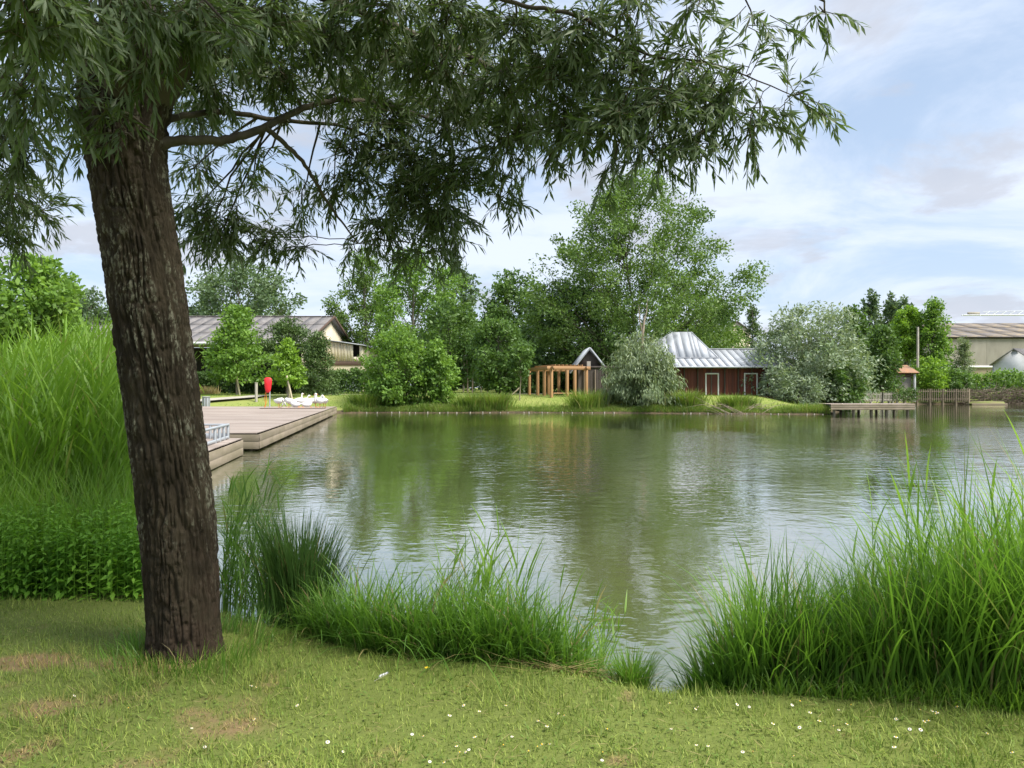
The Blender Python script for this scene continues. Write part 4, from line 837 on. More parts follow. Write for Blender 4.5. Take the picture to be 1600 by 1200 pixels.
# ------------------------------------------------------------------ geese
def goose(label, px, Y, rz, pose, sc=1.0):
    X = (px-800)/F*Y; g_ = thing('goose', label, 'goose', (X, Y, ZD+.002), rz, 'white geese resting on the deck'); g_.scale = (sc,)*3
    lo = -.20 if pose == 'lie' else 0
    body = [(-.42, .50, .015), (-.36, .49, .05), (-.26, .45, .12), (-.12, .43, .175), (.03, .45, .19), (.15, .50, .165), (.23, .57, .10)]
    if pose == 'up': neck = [(.27, .62, .058), (.28, .72, .045), (.285, .82, .042), (.30, .88, .052), (.34, .905, .055), (.385, .895, .04), (.41, .885, .022)]
    elif pose == 'mid': neck = [(.29, .60, .058), (.33, .68, .045), (.36, .74, .042), (.39, .78, .052), (.43, .79, .054), (.47, .775, .04), (.50, .765, .022)]
    elif pose == 'graze': neck = [(.31, .50, .058), (.38, .42, .046), (.43, .32, .042), (.46, .24, .05), (.485, .19, .052), (.50, .15, .038), (.51, .125, .022)]
    else: neck = [(.25, .60, .058), (.22, .68, .048), (.17, .71, .045), (.11, .70, .05), (.06, .675, .05), (.02, .65, .04), (0, .64, .022)]
    S = np.array(body+neck); k = np.linspace(0, len(S)-1, 30); S = np.stack([np.interp(k, np.arange(len(S)), S[:, i]) for i in range(3)], 1)
    V, Fq = tube(np.stack([S[:, 0], S[:, 0]*0, S[:, 1]+lo], 1), S[:, 2], 12)
    link('body', mesh_np('body', V, Fq, True), MT['feather'], g_)
    e = np.array(neck[-1][:2]); d = unit(e-np.array(neck[-2][:2])); V, Fq = tube([(e[0]-d[0]*.02, 0, e[1]-d[1]*.02+lo), (e[0]+d[0]*.03, 0, e[1]+d[1]*.03+lo), (e[0]+d[0]*.075, 0, e[1]+d[1]*.075-.01+lo)], [.026, .022, .006], 8); link('beak', mesh_np('beak', V, Fq, True), MT['beak'], g_)
    if pose != 'lie':
        for s in (-1, 1):
            V, Fq = merge([tube([(0, .075*s, .36), (-.02, .075*s, .2), (.0, .08*s, .02)], [.03, .014, .014], 6), tube([(-.02, .08*s, .012), (.05, .085*s, .012), (.11, .09*s, .008)], [.01, .035, .045], 6)]); V[:, 2] = np.maximum(V[:, 2], 0); link('leg', mesh_np('leg', V, Fq, True), MT['beak'], g_)
gs = [('goose bending its head down at the left end of the flock', 436, 57.5, -.3, 'graze'), ('goose preening just right of the leftmost goose', 452, 57.0, 2.9, 'graze'), ('goose lying down at the front of the flock, left one', 461, 56.0, 3.0, 'lie'),
      ('upright goose with raised neck left of the flock centre', 466, 58.6, .9, 'up'), ('goose with half raised neck in the middle of the flock', 472.5, 57.2, .2, 'mid'), ('goose lying down at the front of the flock, right one', 480, 56.2, .4, 'lie'),
      ('upright goose with raised neck right of the flock centre', 485, 57.6, .25, 'up'), ('goose with half raised neck between the two right upright ones', 493.5, 58.0, .1, 'mid'), ('upright goose, farthest right with raised neck', 500, 57.4, 2.8, 'up'), ('goose with its head tucked at the right end of the flock', 507, 58.2, 2.4, 'tuck')]
for g_ in gs: goose(*g_, sc=1.15)

# ------------------------------------------------------------------ the big willow in front
WD = 4.64
wil = thing('willow_tree', 'big leaning willow with rough brown bark and overhanging crown in front', 'tree', at(289, 1020, WD)); wl0 = np.array(wil.location)
ctr = [(290, 1040, 66), (290, 1020, 62), (288, 985, 59), (283, 900, 60), (277, 800, 61), (264, 700, 60), (250, 600, 59.5), (236, 500, 61), (222, 400, 62), (208, 320, 62.5), (198, 260, 63), (195, 210, 67), (196, 160, 74), (200, 110, 76), (206, 60, 62)]
C = np.array([at(a, b, WD) for a, b, c in ctr]); RW = np.array([c for a, b, c in ctr])/F*WD*.93
nh, na = 550, 295; kk = np.linspace(0, len(C)-1, nh)
def smooth1(y): 
    pad = np.concatenate([np.full(25, y[0]), y, np.full(25, y[-1])]); return np.convolve(pad, np.ones(51)/51, 'valid')
CC = np.stack([smooth1(np.interp(kk, np.arange(len(C)), C[:, i])) for i in range(3)], 1); RR = smooth1(np.interp(kk, np.arange(len(C)), RW))
a = np.linspace(0, 2*np.pi, na, endpoint=False); ca, sa = np.cos(a), np.sin(a); Zh = CC[:, 2]
A3 = np.stack([np.broadcast_to(ca*.24, (nh, na)), np.broadcast_to(sa*.24, (nh, na)), np.broadcast_to(Zh[:, None], (nh, na))], -1)
warp = (fbm(A3*np.array([5, 5, 2.4]), 3, 40)-.5)[..., None]*.045
A4 = A3+warp*np.array([1, 1, 0])
def fiss(sc, seed, wd): return sst(0, wd, np.abs(2*vnoise(A4*np.array(sc), seed)-1))
f1 = fiss((34, 34, 4.2), 51, .34); f2 = fiss((45, 45, 7.5), 57, .30); f3 = fiss((60, 60, 30), 52, .36)
plate = fbm(A4*np.array([60, 60, 26]), 2, 53)
hgt = .46*f1+.34*f2+.20*f3*(.4+.6*f1)+.34*(plate-.5)
bare = sst(1.35, .75, A3[..., 2])*sst(.45, .62, fbm(A3*np.array([4, 4, 2]), 3, 60)); hgt = hgt*(1-.55*bare)+.3*bare
disp = .034*(hgt-.74)
flare = np.exp(-(Zh-.42)/.10)[:, None]*(.012+.05*np.maximum(0, np.sin(a*5+1.2)))[None]*sst(1.2, .5, Zh)[:, None]
lump = 1+.05*(fbm(A3*np.array([3, 3, .9]), 3, 70)-.5)*2
rr = RR[:, None]*lump+disp+flare-.008
V = np.stack([CC[:, :1]+rr*ca, CC[:, 1:2]+rr*sa, np.broadcast_to(Zh[:, None], rr.shape)], -1)-wl0
i = np.arange(nh-1)[:, None]*na; j = np.arange(na)[None]; Q = np.stack([i+j, i+(j+1) % na, i+na+(j+1) % na, i+na+j], -1).reshape(-1, 4)
me = mesh_np('trunk', V, Q, True); at_ = me.attributes.new('ridge', 'FLOAT', 'POINT'); at_.data.foreach_set('value', np.clip(sst(.62, .92, hgt), 0, 1).astype(np.float32).ravel())
link('trunk', me, MT['bark'], wil)
limbs = []
def limb(pts, rads, n=10):
    P = np.array(pts, float); k = np.linspace(0, len(P)-1, (len(P)-1)*7+1); Q_ = np.stack([np.interp(k, np.arange(len(P)), P[:, i]) for i in range(3)], 1)
    for _ in range(5): Q_[1:-1] = (Q_[:-2]+2*Q_[1:-1]+Q_[2:])/4
    rad = np.interp(k, np.arange(len(P)), rads); Q_[2:] += rng.normal(0, .0035, Q_[2:].shape)
    V, Fq = tube(Q_, rad, n); link('limb', mesh_np('limb', V-wl0, Fq, True), MT['limb'], wil); limbs.append((Q_, rad)); return Q_
limb([at(215, 240, 4.64), at(275, 218, 4.68), at(340, 222, 4.85), at(410, 203, 5.05), at(470, 168, 5.3), at(545, 152, 5.7), at(650, 175, 6.2), at(760, 230, 6.5)], [.055, .031, .028, .026, .022, .018, .013, .007])
limb([at(415, 200, 5.06), at(450, 228, 5.15), at(480, 262, 5.25), at(520, 330, 5.6), at(560, 380, 6.0)], [.019, .016, .013, .009, .005])
limb([at(215, 200, 4.7), at(275, 183, 4.9), at(350, 172, 5.3), at(440, 190, 5.7), at(540, 195, 6.0), at(640, 250, 6.2)], [.045, .021, .019, .016, .012, .006])
limb([at(215, 150, 4.64), at(280, 70, 4.62), at(360, -30, 4.6), at(520, -150, 4.5), at(740, -210, 4.5), at(980, -150, 4.45), at(1180, -40, 4.4), at(1290, 0, 4.4)], [.19, .145, .12, .09, .06, .035, .016, .008])
limb([at(520, -150, 4.5), at(660, -70, 4.6), at(790, 5, 4.75), at(900, 20, 4.6), at(1010, 90, 4.7), at(1110, 95, 4.6), at(1240, 150, 4.6)], [.04, .02, .014, .012, .009, .006, .003])
limb([at(400, -60, 4.6), at(560, 20, 5.0), at(720, 80, 5.4), at(850, 150, 5.5), at(940, 210, 5.3)], [.05, .03, .02, .013, .006])
limb([at(180, 150, 4.6), at(120, 40, 4.6), at(50, -90, 4.6), at(-80, -240, 4.6), at(-260, -300, 4.6)], [.16, .12, .10, .06, .02])
limb([at(120, 40, 4.6), at(40, 70, 5.0), at(-20, 160, 5.6), at(20, 260, 6.0)], [.06, .04, .025, .01])
limb([at(195, 150, 4.55), at(190, 0, 4.1), at(160, -180, 3.5), at(110, -300, 2.9), at(60, -260, 2.5)], [.15, .11, .08, .05, .02])
limb([at(210, 140, 4.7), (-2.2, 5.5, 4.8), (-1.6, 6.5, 5.1), (-.8, 7.6, 5.2), (.2, 8.4, 5.0)], [.15, .11, .08, .05, .02])
limb([at(206, 100, 4.64), (-2.4, 4.8, 5.2), (-2.2, 4.9, 6.6), (-2.0, 4.8, 8.0)], [.19, .14, .09, .04])
limb([(-2.35, 4.8, 5.4), (-1.4, 3.9, 6.3), (-.3, 3.0, 6.8), (.8, 2.4, 6.7)], [.10, .08, .05, .02])
limb([(-2.35, 4.8, 5.4), (-3.6, 5.2, 6.2), (-5.0, 5.4, 6.5), (-6.2, 5.4, 6.2)], [.09, .07, .04, .02])
limb([(-2.2, 4.9, 6.4), (-1.0, 5.4, 7.2), (.6, 5.6, 7.3), (1.6, 5.4, 6.9)], [.08, .06, .035, .015])
clumps = []   # centre, radii (m), density, droop
def cl(px, py, Y, rx, ry, d=1.0): clumps.append((at(px, py, Y), np.array([rx/F*Y, rx/F*Y*1.0, ry/F*Y]), d))
for c in [(35, 60, 3.1, 80, 60, 1.1), (110, 60, 3.4, 70, 55, 1.0), (20, 150, 3.3, 60, 60, 1.0), (60, 5, 3.0, 90, 50), (100, 150, 4.0, 55, 60, .8), (210, 10, 3.7, 90, 45), (160, 60, 4.0, 70, 50),
          (40, 230, 5.2, 70, 55, .8), (20, 300, 5.8, 50, 50, .8), (65, 330, 6.0, 40, 45, .55), (20, 375, 6.2, 40, 40, .55), (-60, 200, 5.0, 80, 90), (-40, 330, 6.0, 60, 70), (110, 230, 5.0, 30, 40, .35),
          (300, 330, 6.4, 38, 50, .7), (345, 370, 6.4, 55, 45, .9), (315, 385, 6.4, 40, 35, .7), (410, 370, 6.4, 55, 40, .65), (460, 385, 6.5, 35, 35, .4), (300, 265, 6.0, 40, 45, .5), (390, 300, 6.4, 80, 30, .22), (470, 320, 6.4, 50, 40, .3), (520, 300, 6.2, 45, 50, .4),
          (340, 60, 4.6, 80, 60), (330, 130, 5.2, 70, 50, .9), (430, 100, 5.2, 80, 60), (420, 20, 4.6, 90, 50), (520, 60, 5.0, 80, 60), (520, 130, 5.6, 70, 50, .6), (440, 165, 5.8, 70, 35, .35), (410, 255, 6.0, 70, 40, .25),
          (600, 90, 5.3, 80, 60, .8), (600, 180, 6.0, 80, 60, .7), (560, 240, 6.2, 60, 55, .6), (640, 250, 6.1, 70, 60, .8), (560, 290, 6.3, 45, 45, .55), (650, 310, 6.1, 75, 60), (600, 350, 6.3, 60, 45, .7), (700, 350, 6.0, 60, 55, .9), (650, 395, 6.2, 60, 35, .55), (560, 395, 6.4, 35, 35, .3), (715, 400, 6.0, 30, 30, .35),
          (720, 270, 5.8, 65, 60, 1.), (780, 310, 5.7, 45, 45, .55), (700, 190, 5.7, 75, 60, .7), (790, 220, 5.5, 65, 60, .85), (690, 100, 5.3, 85, 60, .8), (780, 130, 5.2, 75, 60, .8), (700, 20, 4.9, 90, 50, .9), (600, 10, 4.8, 90, 50, .9), (800, 40, 4.9, 80, 55, .85),
          (870, 120, 5.0, 75, 60, .9), (880, 200, 5.0, 70, 50, .9), (850, 260, 5.1, 35, 30, .3), (900, 40, 4.7, 80, 60, .7), (970, 110, 4.7, 75, 60, .8), (960, 200, 4.7, 70, 55, .95), (1040, 180, 4.6, 70, 55, .95), (1020, 245, 4.6, 60, 35, .7), (1090, 230, 4.6, 55, 40, .7), (1120, 160, 4.6, 60, 50, .75), (1150, 240, 4.6, 40, 30, .35), (1190, 185, 4.6, 55, 40, .6), (1170, 120, 4.5, 55, 45, .5), (1230, 150, 4.6, 45, 35, .35), (1260, 170, 4.6, 35, 20, .18),
          (270, 60, 4.05, 60, 60, .8), (230, 120, 4.1, 45, 50, .6), (320, 20, 4.0, 70, 50, .9), (150, 170, 4.05, 30, 40, .4), (390, 70, 3.7, 50, 30, .5), (180, 200, 4.2, 22, 30, .25), (990, 20, 4.5, 80, 50, .5), (1080, 80, 4.5, 65, 50, .5), (1090, 10, 4.4, 70, 45, .4), (1180, 40, 4.4, 60, 35, .28), (1280, 10, 4.4, 40, 15, .16), (955, 262, 4.7, 30, 25, .3)]+[(x, y, d, 70, 48, .6) for x, y, d in ((640, 60, 5.9), (740, 60, 5.8), (820, 100, 5.6), (560, 140, 6.3), (650, 150, 6.4), (750, 175, 6.2), (830, 190, 5.8), (910, 95, 5.4), (930, 165, 5.3), (1010, 150, 5.1), (1080, 135, 5.0), (470, 40, 5.8), (380, 90, 6.1), (300, 200, 6.4))]: cl(*c)
# crown out of frame overhead
for i in range(44):
    th = rng.uniform(0, 2*np.pi); rr_ = math.sqrt(rng.random())*4.6; x = -2.0+rr_*math.cos(th)*1.0; y = 4.9+rr_*math.sin(th)*.92; z = 4.6+rng.random()*(4.6*(1-(rr_/5.2)**2))
    if y > .3 and EYE+(HY+80)/F*y > z and abs(x) < .75*y: z = EYE+(HY+90)/F*y+rng.random()*1.5
    clumps.append((np.array([x, y, z]), np.array([.62, .62, .42]), .55))
allL = np.vstack([q[0] for q in limbs]); allR = np.concatenate([q[1] for q in limbs])
tw_P, tw_r0, br_P, br_r = [], [], [], []
for (c, rad, dn) in clumps:
    d = np.linalg.norm(allL-c, axis=1)+np.where(allR > .1, .3, 0)+np.maximum(0, c[2]-allL[:, 2])*.3; k = int(np.argmin(d)); s0 = allL[k]; m_ = (s0+c)/2+rng.normal(0, .08, 3)+np.array([0, 0, .12*np.linalg.norm(c-s0)])
    tt = np.linspace(0, 1, 7)[:, None]; B = s0*(1-tt)**2+2*m_*tt*(1-tt)+c*tt**2; B[1:-1] += rng.normal(0, .009, B[1:-1].shape); br_P.append(B); br_r.append(min(allR[k]*.7, .006+.010*np.linalg.norm(c-s0)))
    vol = rad[0]*rad[2]/(.33*.25); nt_ = max(5, int(64*dn*vol))
    st_ = B[3+rng.integers(0, 4, nt_)]*.45+(c+rng.normal(0, .42, (nt_, 3))*rad)*.55
    g = unit(rng.normal(0, 1, (nt_, 3))); end = c+g*rad*rng.uniform(.65, 1.08, nt_)[:, None]; end[:, 2] -= rng.uniform(0, .10, nt_)
    dv = end-st_; L_ = np.linalg.norm(dv, axis=1); L2 = np.clip(L_, .26, .74); end = st_+dv/np.maximum(L_, .02)[:, None]*L2[:, None]
    mid = (st_+end)/2+np.array([0, 0, .10])*L2[:, None]*1.4+rng.normal(0, .02, (nt_, 3)); t6 = np.linspace(0, 1, 6)[None, :, None]
    tw_P.append(st_[:, None]*(1-t6)**2+2*mid[:, None]*t6*(1-t6)+end[:, None]*t6**2)
TW = np.concatenate(tw_P); nT = len(TW)
V1 = tubes_many(np.array(br_P), np.array(br_r), np.full(len(br_P), .004), 6); V2 = tubes_many(TW[:, [0, 3, 5]], np.full(nT, .0032), np.full(nT, .0012), 3)
V, Fq = merge([V1]); link('branches', mesh_np('branches', V-wl0, Fq, True), MT['limb'], wil)['kind'] = 'stuff'
V, Fq = V2; tw_o = link('twigs', mesh_np('twigs', V-wl0, Fq, True), MT['twig'], wil); tw_o['kind'] = 'stuff'
nl = 18; s = (np.arange(nl)[None]+rng.random((nT, nl)))/nl*.86+.14; s5 = s*5; i0 = np.minimum(s5.astype(int), 4); fr = (s5-i0)[..., None]; ti = np.arange(nT)[:, None]
Pl = TW[ti, i0]*(1-fr)+TW[ti, i0+1]*fr; Tl = unit(TW[ti, i0+1]-TW[ti, i0])
perp = unit(np.cross(Tl, rng.normal(0, 1, Tl.shape))); Dl = unit(Tl*.85+perp*.58+np.array([0, 0, -.32])+rng.normal(0, .12, Tl.shape))
Pl = Pl.reshape(-1, 3); Dl = Dl.reshape(-1, 3); NL = len(Pl); Nl = unit(rng.normal(0, .6, (NL, 3))+np.array([0, -.15, .75])); Ll_ = rng.uniform(.062, .118, NL); Wl = Ll_*rng.uniform(.145, .195, NL)
# the largest looking leaves become objects of their own
proj = Pl[:, 1] > .5; pxs = 800+Pl[:, 0]/np.maximum(Pl[:, 1], .1)*F; pys = HY-(Pl[:, 2]-EYE)/np.maximum(Pl[:, 1], .1)*F
inf = proj & (pxs > 0) & (pxs < 1600) & (pys > 0); score = np.where(inf, Ll_/np.maximum(Pl[:, 1], .1), 0); big = np.argsort(-score)[:300]; rest = np.ones(NL, bool); rest[big] = False
vis = rest & proj & (pxs > -150) & (pxs < 1750) & (pys > -120); hid = rest & ~vis
V, Fq = merge([leaves_lens(Pl[vis], Dl[vis], Nl[vis], Ll_[vis], Wl[vis]), leaves_rhomb(Pl[hid], Dl[hid], Nl[hid], Ll_[hid]*1.15, .24)]); crn = link('crown', mesh_np('crown', V-wl0, Fq, False), MT['willow'], wil); crn['kind'] = 'stuff'
V, Fq = leaves_lens(np.zeros((1, 3)), np.array([[0, 1., 0]]), np.array([[0, 0, 1.]]), [1.0], [.19]); lm = mesh_np('leaf', V, Fq); lm.materials.append(MT['willow'])
for k in big:
    o = bpy.data.objects.new('leaf', lm); COL.objects.link(o); o.parent = crn; S = unit(np.cross(Dl[k], Nl[k])); U = np.cross(S, Dl[k]); l = Ll_[k]; p = Pl[k]-wl0
    o.matrix_local = Matrix(((S[0]*l, Dl[k][0]*l, U[0]*l, p[0]), (S[1]*l, Dl[k][1]*l, U[1]*l, p[1]), (S[2]*l, Dl[k][2]*l, U[2]*l, p[2]), (0, 0, 0, 1)))

# ------------------------------------------------------------------ near bank plants
def scatter(n, poly_fn): return poly_fn(n)
def reeds(n, X, Y, hgt, nleaf=7, wind=.25, waz=.3, lw=.018, ll=.42):
    """stems with alternate leaves; returns mesh parts"""
    n = len(X); z = np.maximum(ground(X, Y), -.15)-.02; az = waz+rng.normal(0, .7, n); ln = np.abs(rng.normal(wind, .12, n)); K = 6
    t = np.linspace(0, 1, K); P = np.zeros((n, K, 3)); bend = ln[:, None]*hgt[:, None]*t[None]**2
    P[..., 0] = X[:, None]+bend*np.cos(az)[:, None]; P[..., 1] = Y[:, None]+bend*np.sin(az)[:, None]; P[..., 2] = z[:, None]+hgt[:, None]*t[None]*.97
    stem = tubes_many(P, np.full(n, .0045), np.full(n, .0018), 3)
    s = .22+.78*(np.arange(nleaf)[None]+rng.random((n, nleaf))*.8)/nleaf; s5 = np.clip(s, 0, 1)*(K-1); i0 = np.minimum(s5.astype(int), K-2); fr = (s5-i0)[..., None]; ti = np.arange(n)[:, None]
    B = (P[ti, i0]*(1-fr)+P[ti, i0+1]*fr).reshape(-1, 3); m_ = len(B); la = np.where((np.arange(m_) % 2) == 0, 0, np.pi)+np.repeat(rng.uniform(0, 6.28, n), nleaf)+rng.normal(0, .4, m_)
    la = np.where(rng.random(m_) < .35, waz+rng.normal(0, .5, m_), la)
    lv = blades(B, ll*rng.uniform(.55, 1.25, m_), lw*rng.uniform(.7, 1.25, m_), la, rng.uniform(.25, .75, m_), rng.uniform(.1, .75, m_), 4, .7)
    return [stem, lv]
# left reed bed
n = 2300; Y = rng.uniform(7.2, 14.5, n); xe = np.interp(Y, POND[11:18, 1], POND[11:18, 0]); X = xe-.35-rng.gamma(1.3, 1.15, n)*(.6+Y*.06)+.25*rng.normal(0, 1, n)
px = 800+X/Y*F; k = px < 222; X, Y, px = X[k], Y[k], px[k]; hgt = (1.50+.074*Y)*rng.uniform(.72, 1.06, len(X))*(1-.14*sst(70, -60, px))
V, Fq = merge(reeds(n, X, Y, hgt, 8, .16, -.2, .024, .50)); tag(link('reed_bed', mesh_np('reed_bed', V, Fq), MT['reed']), 'tall bright green reed bed left of the willow trunk', 'reeds', kind='stuff')
# grass at the foot of the reed bed
n = 5200; X = rng.uniform(-6.2, -2.9, n); Y = 6.3+rng.gamma(1.5, .6, n); k = (X < np.interp(Y, POND[11:18, 1], POND[11:18, 0])-.05); X, Y = X[k], Y[k]; n = len(X)
V, Fq = blades(np.stack([X, Y, ground(X, Y)-.02], 1), rng.uniform(.4, 1.15, n), rng.uniform(.006, .013, n), rng.uniform(0, 6.28, n), rng.uniform(0, .35, n), rng.uniform(.2, 1.4, n), 5)
tag(link('tall_grass', mesh_np('tall_grass', V, Fq), MT['reed']), 'tall grass between the nettles and the reed bed on the left', 'grass', kind='stuff')
# nettle patch
n = 760; X = rng.uniform(-5.6, -2.32, n); Y = 5.75+rng.gamma(1.6, .28, n)+.10*(X+2.3)*-.25; k = (X/Y*F+800 < 232); X, Y = X[k], Y[k]; n = len(X); z0 = ground(X, Y); hgt = rng.uniform(.38, .72, n)
m_ = 26; t = (np.arange(m_)[None]//2*2+.6+rng.random((n, m_))*.5)/m_; B = np.stack([np.repeat(X, m_)+rng.normal(0, .012, n*m_), np.repeat(Y, m_)+rng.normal(0, .012, n*m_), (z0[:, None]+hgt[:, None]*t).ravel()], 1)
az = np.repeat(rng.uniform(0, 6.28, n), m_)+np.tile((np.arange(m_)//2)*1.57+(np.arange(m_) % 2)*np.pi, n)+rng.normal(0, .25, n*m_); dn = rng.uniform(-.55, .35, n*m_)
D_ = unit(np.stack([np.cos(az), np.sin(az), dn], 1)); sz = (.080-.035*t.ravel()**2)*rng.uniform(.75, 1.2, n*m_)
lv = leaves_lens(B, D_, unit(rng.normal(0, .25, D_.shape)+np.array([0, 0, 1.])), sz, sz*.42, .14); SP = np.zeros((n, 3, 3)); SP[:, :, 0] = X[:, None]; SP[:, :, 1] = Y[:, None]; SP[:, :, 2] = z0[:, None]+hgt[:, None]*np.array([[-.03, .5, 1]])
V, Fq = merge([lv, tubes_many(SP, np.full(n, .004), np.full(n, .002), 3)]); tag(link('nettle_patch', mesh_np('nettle_patch', V, Fq), MT['nettle']), 'dense bright green nettle patch along the lawn edge at the left', 'nettles', kind='stuff')
# thin reeds in the water right of the trunk
n = 95; Y = rng.uniform(5.75, 7.2, n); px = rng.uniform(338, 425, n); X = (px-800)/F*Y; hgt = rng.uniform(.55, 1.35, n)*(1-.3*sst(380, 430, px))
V, Fq = merge(reeds(n, X, Y, hgt, 8, .14, .0, .013, .26)); tag(link('thin_reeds', mesh_np('thin_reeds', V, Fq), MT['sedge']), 'thin reeds standing in the water just right of the willow trunk', 'reeds', kind='stuff')
# sedge clump
def tussock(name, label, px, Y, hpx, wpx, n, mat, lean=.28, droop=.8, wid=.009, splay=1.0, bw=.35):
    X = (px-800)/F*Y; z = gz(X, Y); H = hpx/F*Y; Wd = wpx/F*Y/2; root = thing(name, label, 'sedge', (X, Y, z-.02))
    b = np.stack([rng.normal(0, bw, n)*Wd, rng.normal(0, bw, n)*Wd, np.zeros(n)], 1); az = np.arctan2(b[:, 1], b[:, 0])+rng.normal(0, .7, n)
    b[:, 2] = ground(b[:, 0]+X, b[:, 1]+Y)-z-.01
    V, Fq = blades(b, H*rng.uniform(.6, 1.22, n), wid*rng.uniform(.6, 1.3, n), az, lean*rng.random(n)*splay, droop*rng.uniform(.3, 1.6, n), 6); f = link('blades', mesh_np('blades', V, Fq), MT[mat], root); f['kind'] = 'stuff'; return root
tussock('sedge_clump', 'tall dark green sedge clump right of the willow trunk', 468, 5.3, 188, 112, 1300, 'sedge_dark', .15, .55, .011)
tussock('sedge_clump', 'small yellow green tuft at the gap in the bank vegetation', 988, 4.42, 92, 56, 480, 'sedge', .35, .9, .006)
# grasses along the near bank
def bank_grass(name, label, n, pxr, front, depth, hfun, mat, wid=(.006, .015), droop=(.15, 1.9), lean=.45):
    px = rng.uniform(*pxr, n); fy = np.interp(px, front[0], front[1]); Y = fy+rng.random(n)**1.2*depth*np.interp(px, *hfun['depth']) if 'depth' in hfun else fy+rng.random(n)**1.2*depth
    X = (px-800)/F*Y; z = ground(X, Y); L = np.interp(px, *hfun['h'])*(.55+.75*fbm(np.stack([X*2.2, Y*2.2, X*0], 1), 3, 33))*rng.uniform(.55, 1.2, n)
    V, Fq = blades(np.stack([X, Y, np.maximum(z, -.1)-.02], 1), L, rng.uniform(*wid, n), rng.uniform(0, 6.28, n), np.abs(rng.normal(0, lean, n)), rng.uniform(*droop, n), 5, .8)
    return tag(link(name, mesh_np(name, V, Fq), MT[mat]), label, 'grass', kind='stuff')
FR = ([455, 500, 560, 640, 720, 800, 880, 945, 960], [5.15, 4.85, 4.68, 4.60, 4.52, 4.50, 4.50, 4.55, 4.6])
bank_grass('bank_sedge', 'thick arching grass fringe along the near bank in the middle', 6200, (465, 935), FR, .75, {'h': ([460, 500, 620, 720, 800, 880, 940], [.34, .52, .66, .72, .66, .56, .36])}, 'sedge')
bank_grass('bank_grass', 'short drooping grass at the lawn edge below the middle fringe', 3800, (450, 1045), FR, .22, {'h': ([460, 940, 1000, 1045], [.26, .26, .16, .10])}, 'sedge', (.004, .008), (.5, 1.9), .5)
px = rng.uniform(640, 960, 70); px[:30] = rng.normal(735, 30, 30); Y = rng.uniform(4.75, 5.3, 70); X = (px-800)/F*Y; hgt = rng.uniform(.65, 1.02, 70)*np.interp(px, [640, 720, 800, 960], [.85, 1.06, .95, .72])
V, Fq = merge(reeds(70, X, Y, hgt, 7, .08, .3, .013, .26)); tag(link('bank_reeds', mesh_np('bank_reeds', V, Fq), MT['reed']), 'sparse reeds poking above the middle grass fringe', 'reeds', kind='stuff')
FR2 = ([1060, 1110, 1180, 1280, 1400, 1500, 1620, 1900], [4.45, 4.30, 4.18, 4.08, 4.0, 3.9, 3.8, 3.7])
bank_grass('bank_sedge', 'big mass of long green sedge filling the lower right bank', 12500, (1075, 1900), FR2, 1.15, {'h': ([1060, 1110, 1180, 1250, 1350, 1450, 1550, 1620, 1900], [.24, .46, .78, .92, .94, 1.04, 1.22, 1.32, 1.3]), 'depth': ([1060, 1150, 1250, 1900], [.35, .7, 1.0, 1.2])}, 'sedge', (.006, .016), (.12, 1.45), .27)
bank_grass('bank_grass', 'low grass and weeds at the foot of the right sedge mass', 4200, (1065, 1900), (FR2[0], [y-.08 for y in FR2[1]]), .3, {'h': ([1060, 1900], [.14, .30])}, 'reed', (.004, .010), (.4, 1.8), .5)
px = np.concatenate([rng.uniform(1330, 1900, 150), rng.normal(1590, 45, 70)]); n = len(px); Y = rng.uniform(4.3, 5.4, n); X = (px-800)/F*Y; hgt = rng.uniform(.8, 1.25, n)*np.interp(px, [1330, 1420, 1560, 1620, 1900], [.85, .98, 1.08, 1.25, 1.3])
V, Fq = merge(reeds(n, X, Y, hgt, 8, .08, 2.6, .016, .34)); tag(link('bank_reeds', mesh_np('bank_reeds', V, Fq), MT['reed']), 'reeds standing up through the right sedge mass', 'reeds', kind='stuff')
def reed_plant(label, px, Y, toppx, nleaf, lean=0.):
    X = (px-800)/F*Y; z = max(gz(X, Y), -.1); H = EYE+(HY-toppx)/F*Y-z; root = thing('reed', label, 'reed', (X, Y, z-.02)); 
    P = np.array([(lean*t*t, 0, H*.86*t) for t in np.linspace(0, 1, 7)]); V, Fq = tube(P, np.linspace(.005, .0025, 7), 5); link('stem', mesh_np('stem', V, Fq, True), MT['reed'], root)
    for i in range(nleaf):
        t = .42+.58*i/(nleaf-1); p = np.array([lean*t*t, 0, H*.86*t]); V, Fq = blades(p[None], (.34-.10*abs(t-.75))*1.0*rng.uniform(.8, 1.15), .021, (0 if i % 2 else math.pi)+rng.normal(0, .35), .30+.30*(1-t)*rng.random()+(.0 if i < nleaf-1 else -.25), .15+.25*rng.random(), 6, .3); link('leaf', mesh_np('leaf', V, Fq), MT['reed'], root)
reed_plant('tall single reed with fanned leaves standing above the right sedge', 1408, 4.7, 690, 9, .05); reed_plant('slightly shorter reed just right of the tall fanned one', 1432, 4.75, 700, 8, .06); reed_plant('shorter reed left of the tall fanned one', 1368, 4.7, 752, 7, -.02)
reed_plant('tallest reed at the right edge of the photo', 1590, 4.4, 600, 8, .07); reed_plant('reed with upright leaves just left of the tallest one', 1545, 4.5, 715, 8, .02)
reed_plant('reed with spreading top leaves above the middle fringe', 725, 4.95, 790, 7, .01); reed_plant('slim upright reed right of the spreading one in the middle', 806, 4.95, 822, 6, .01)
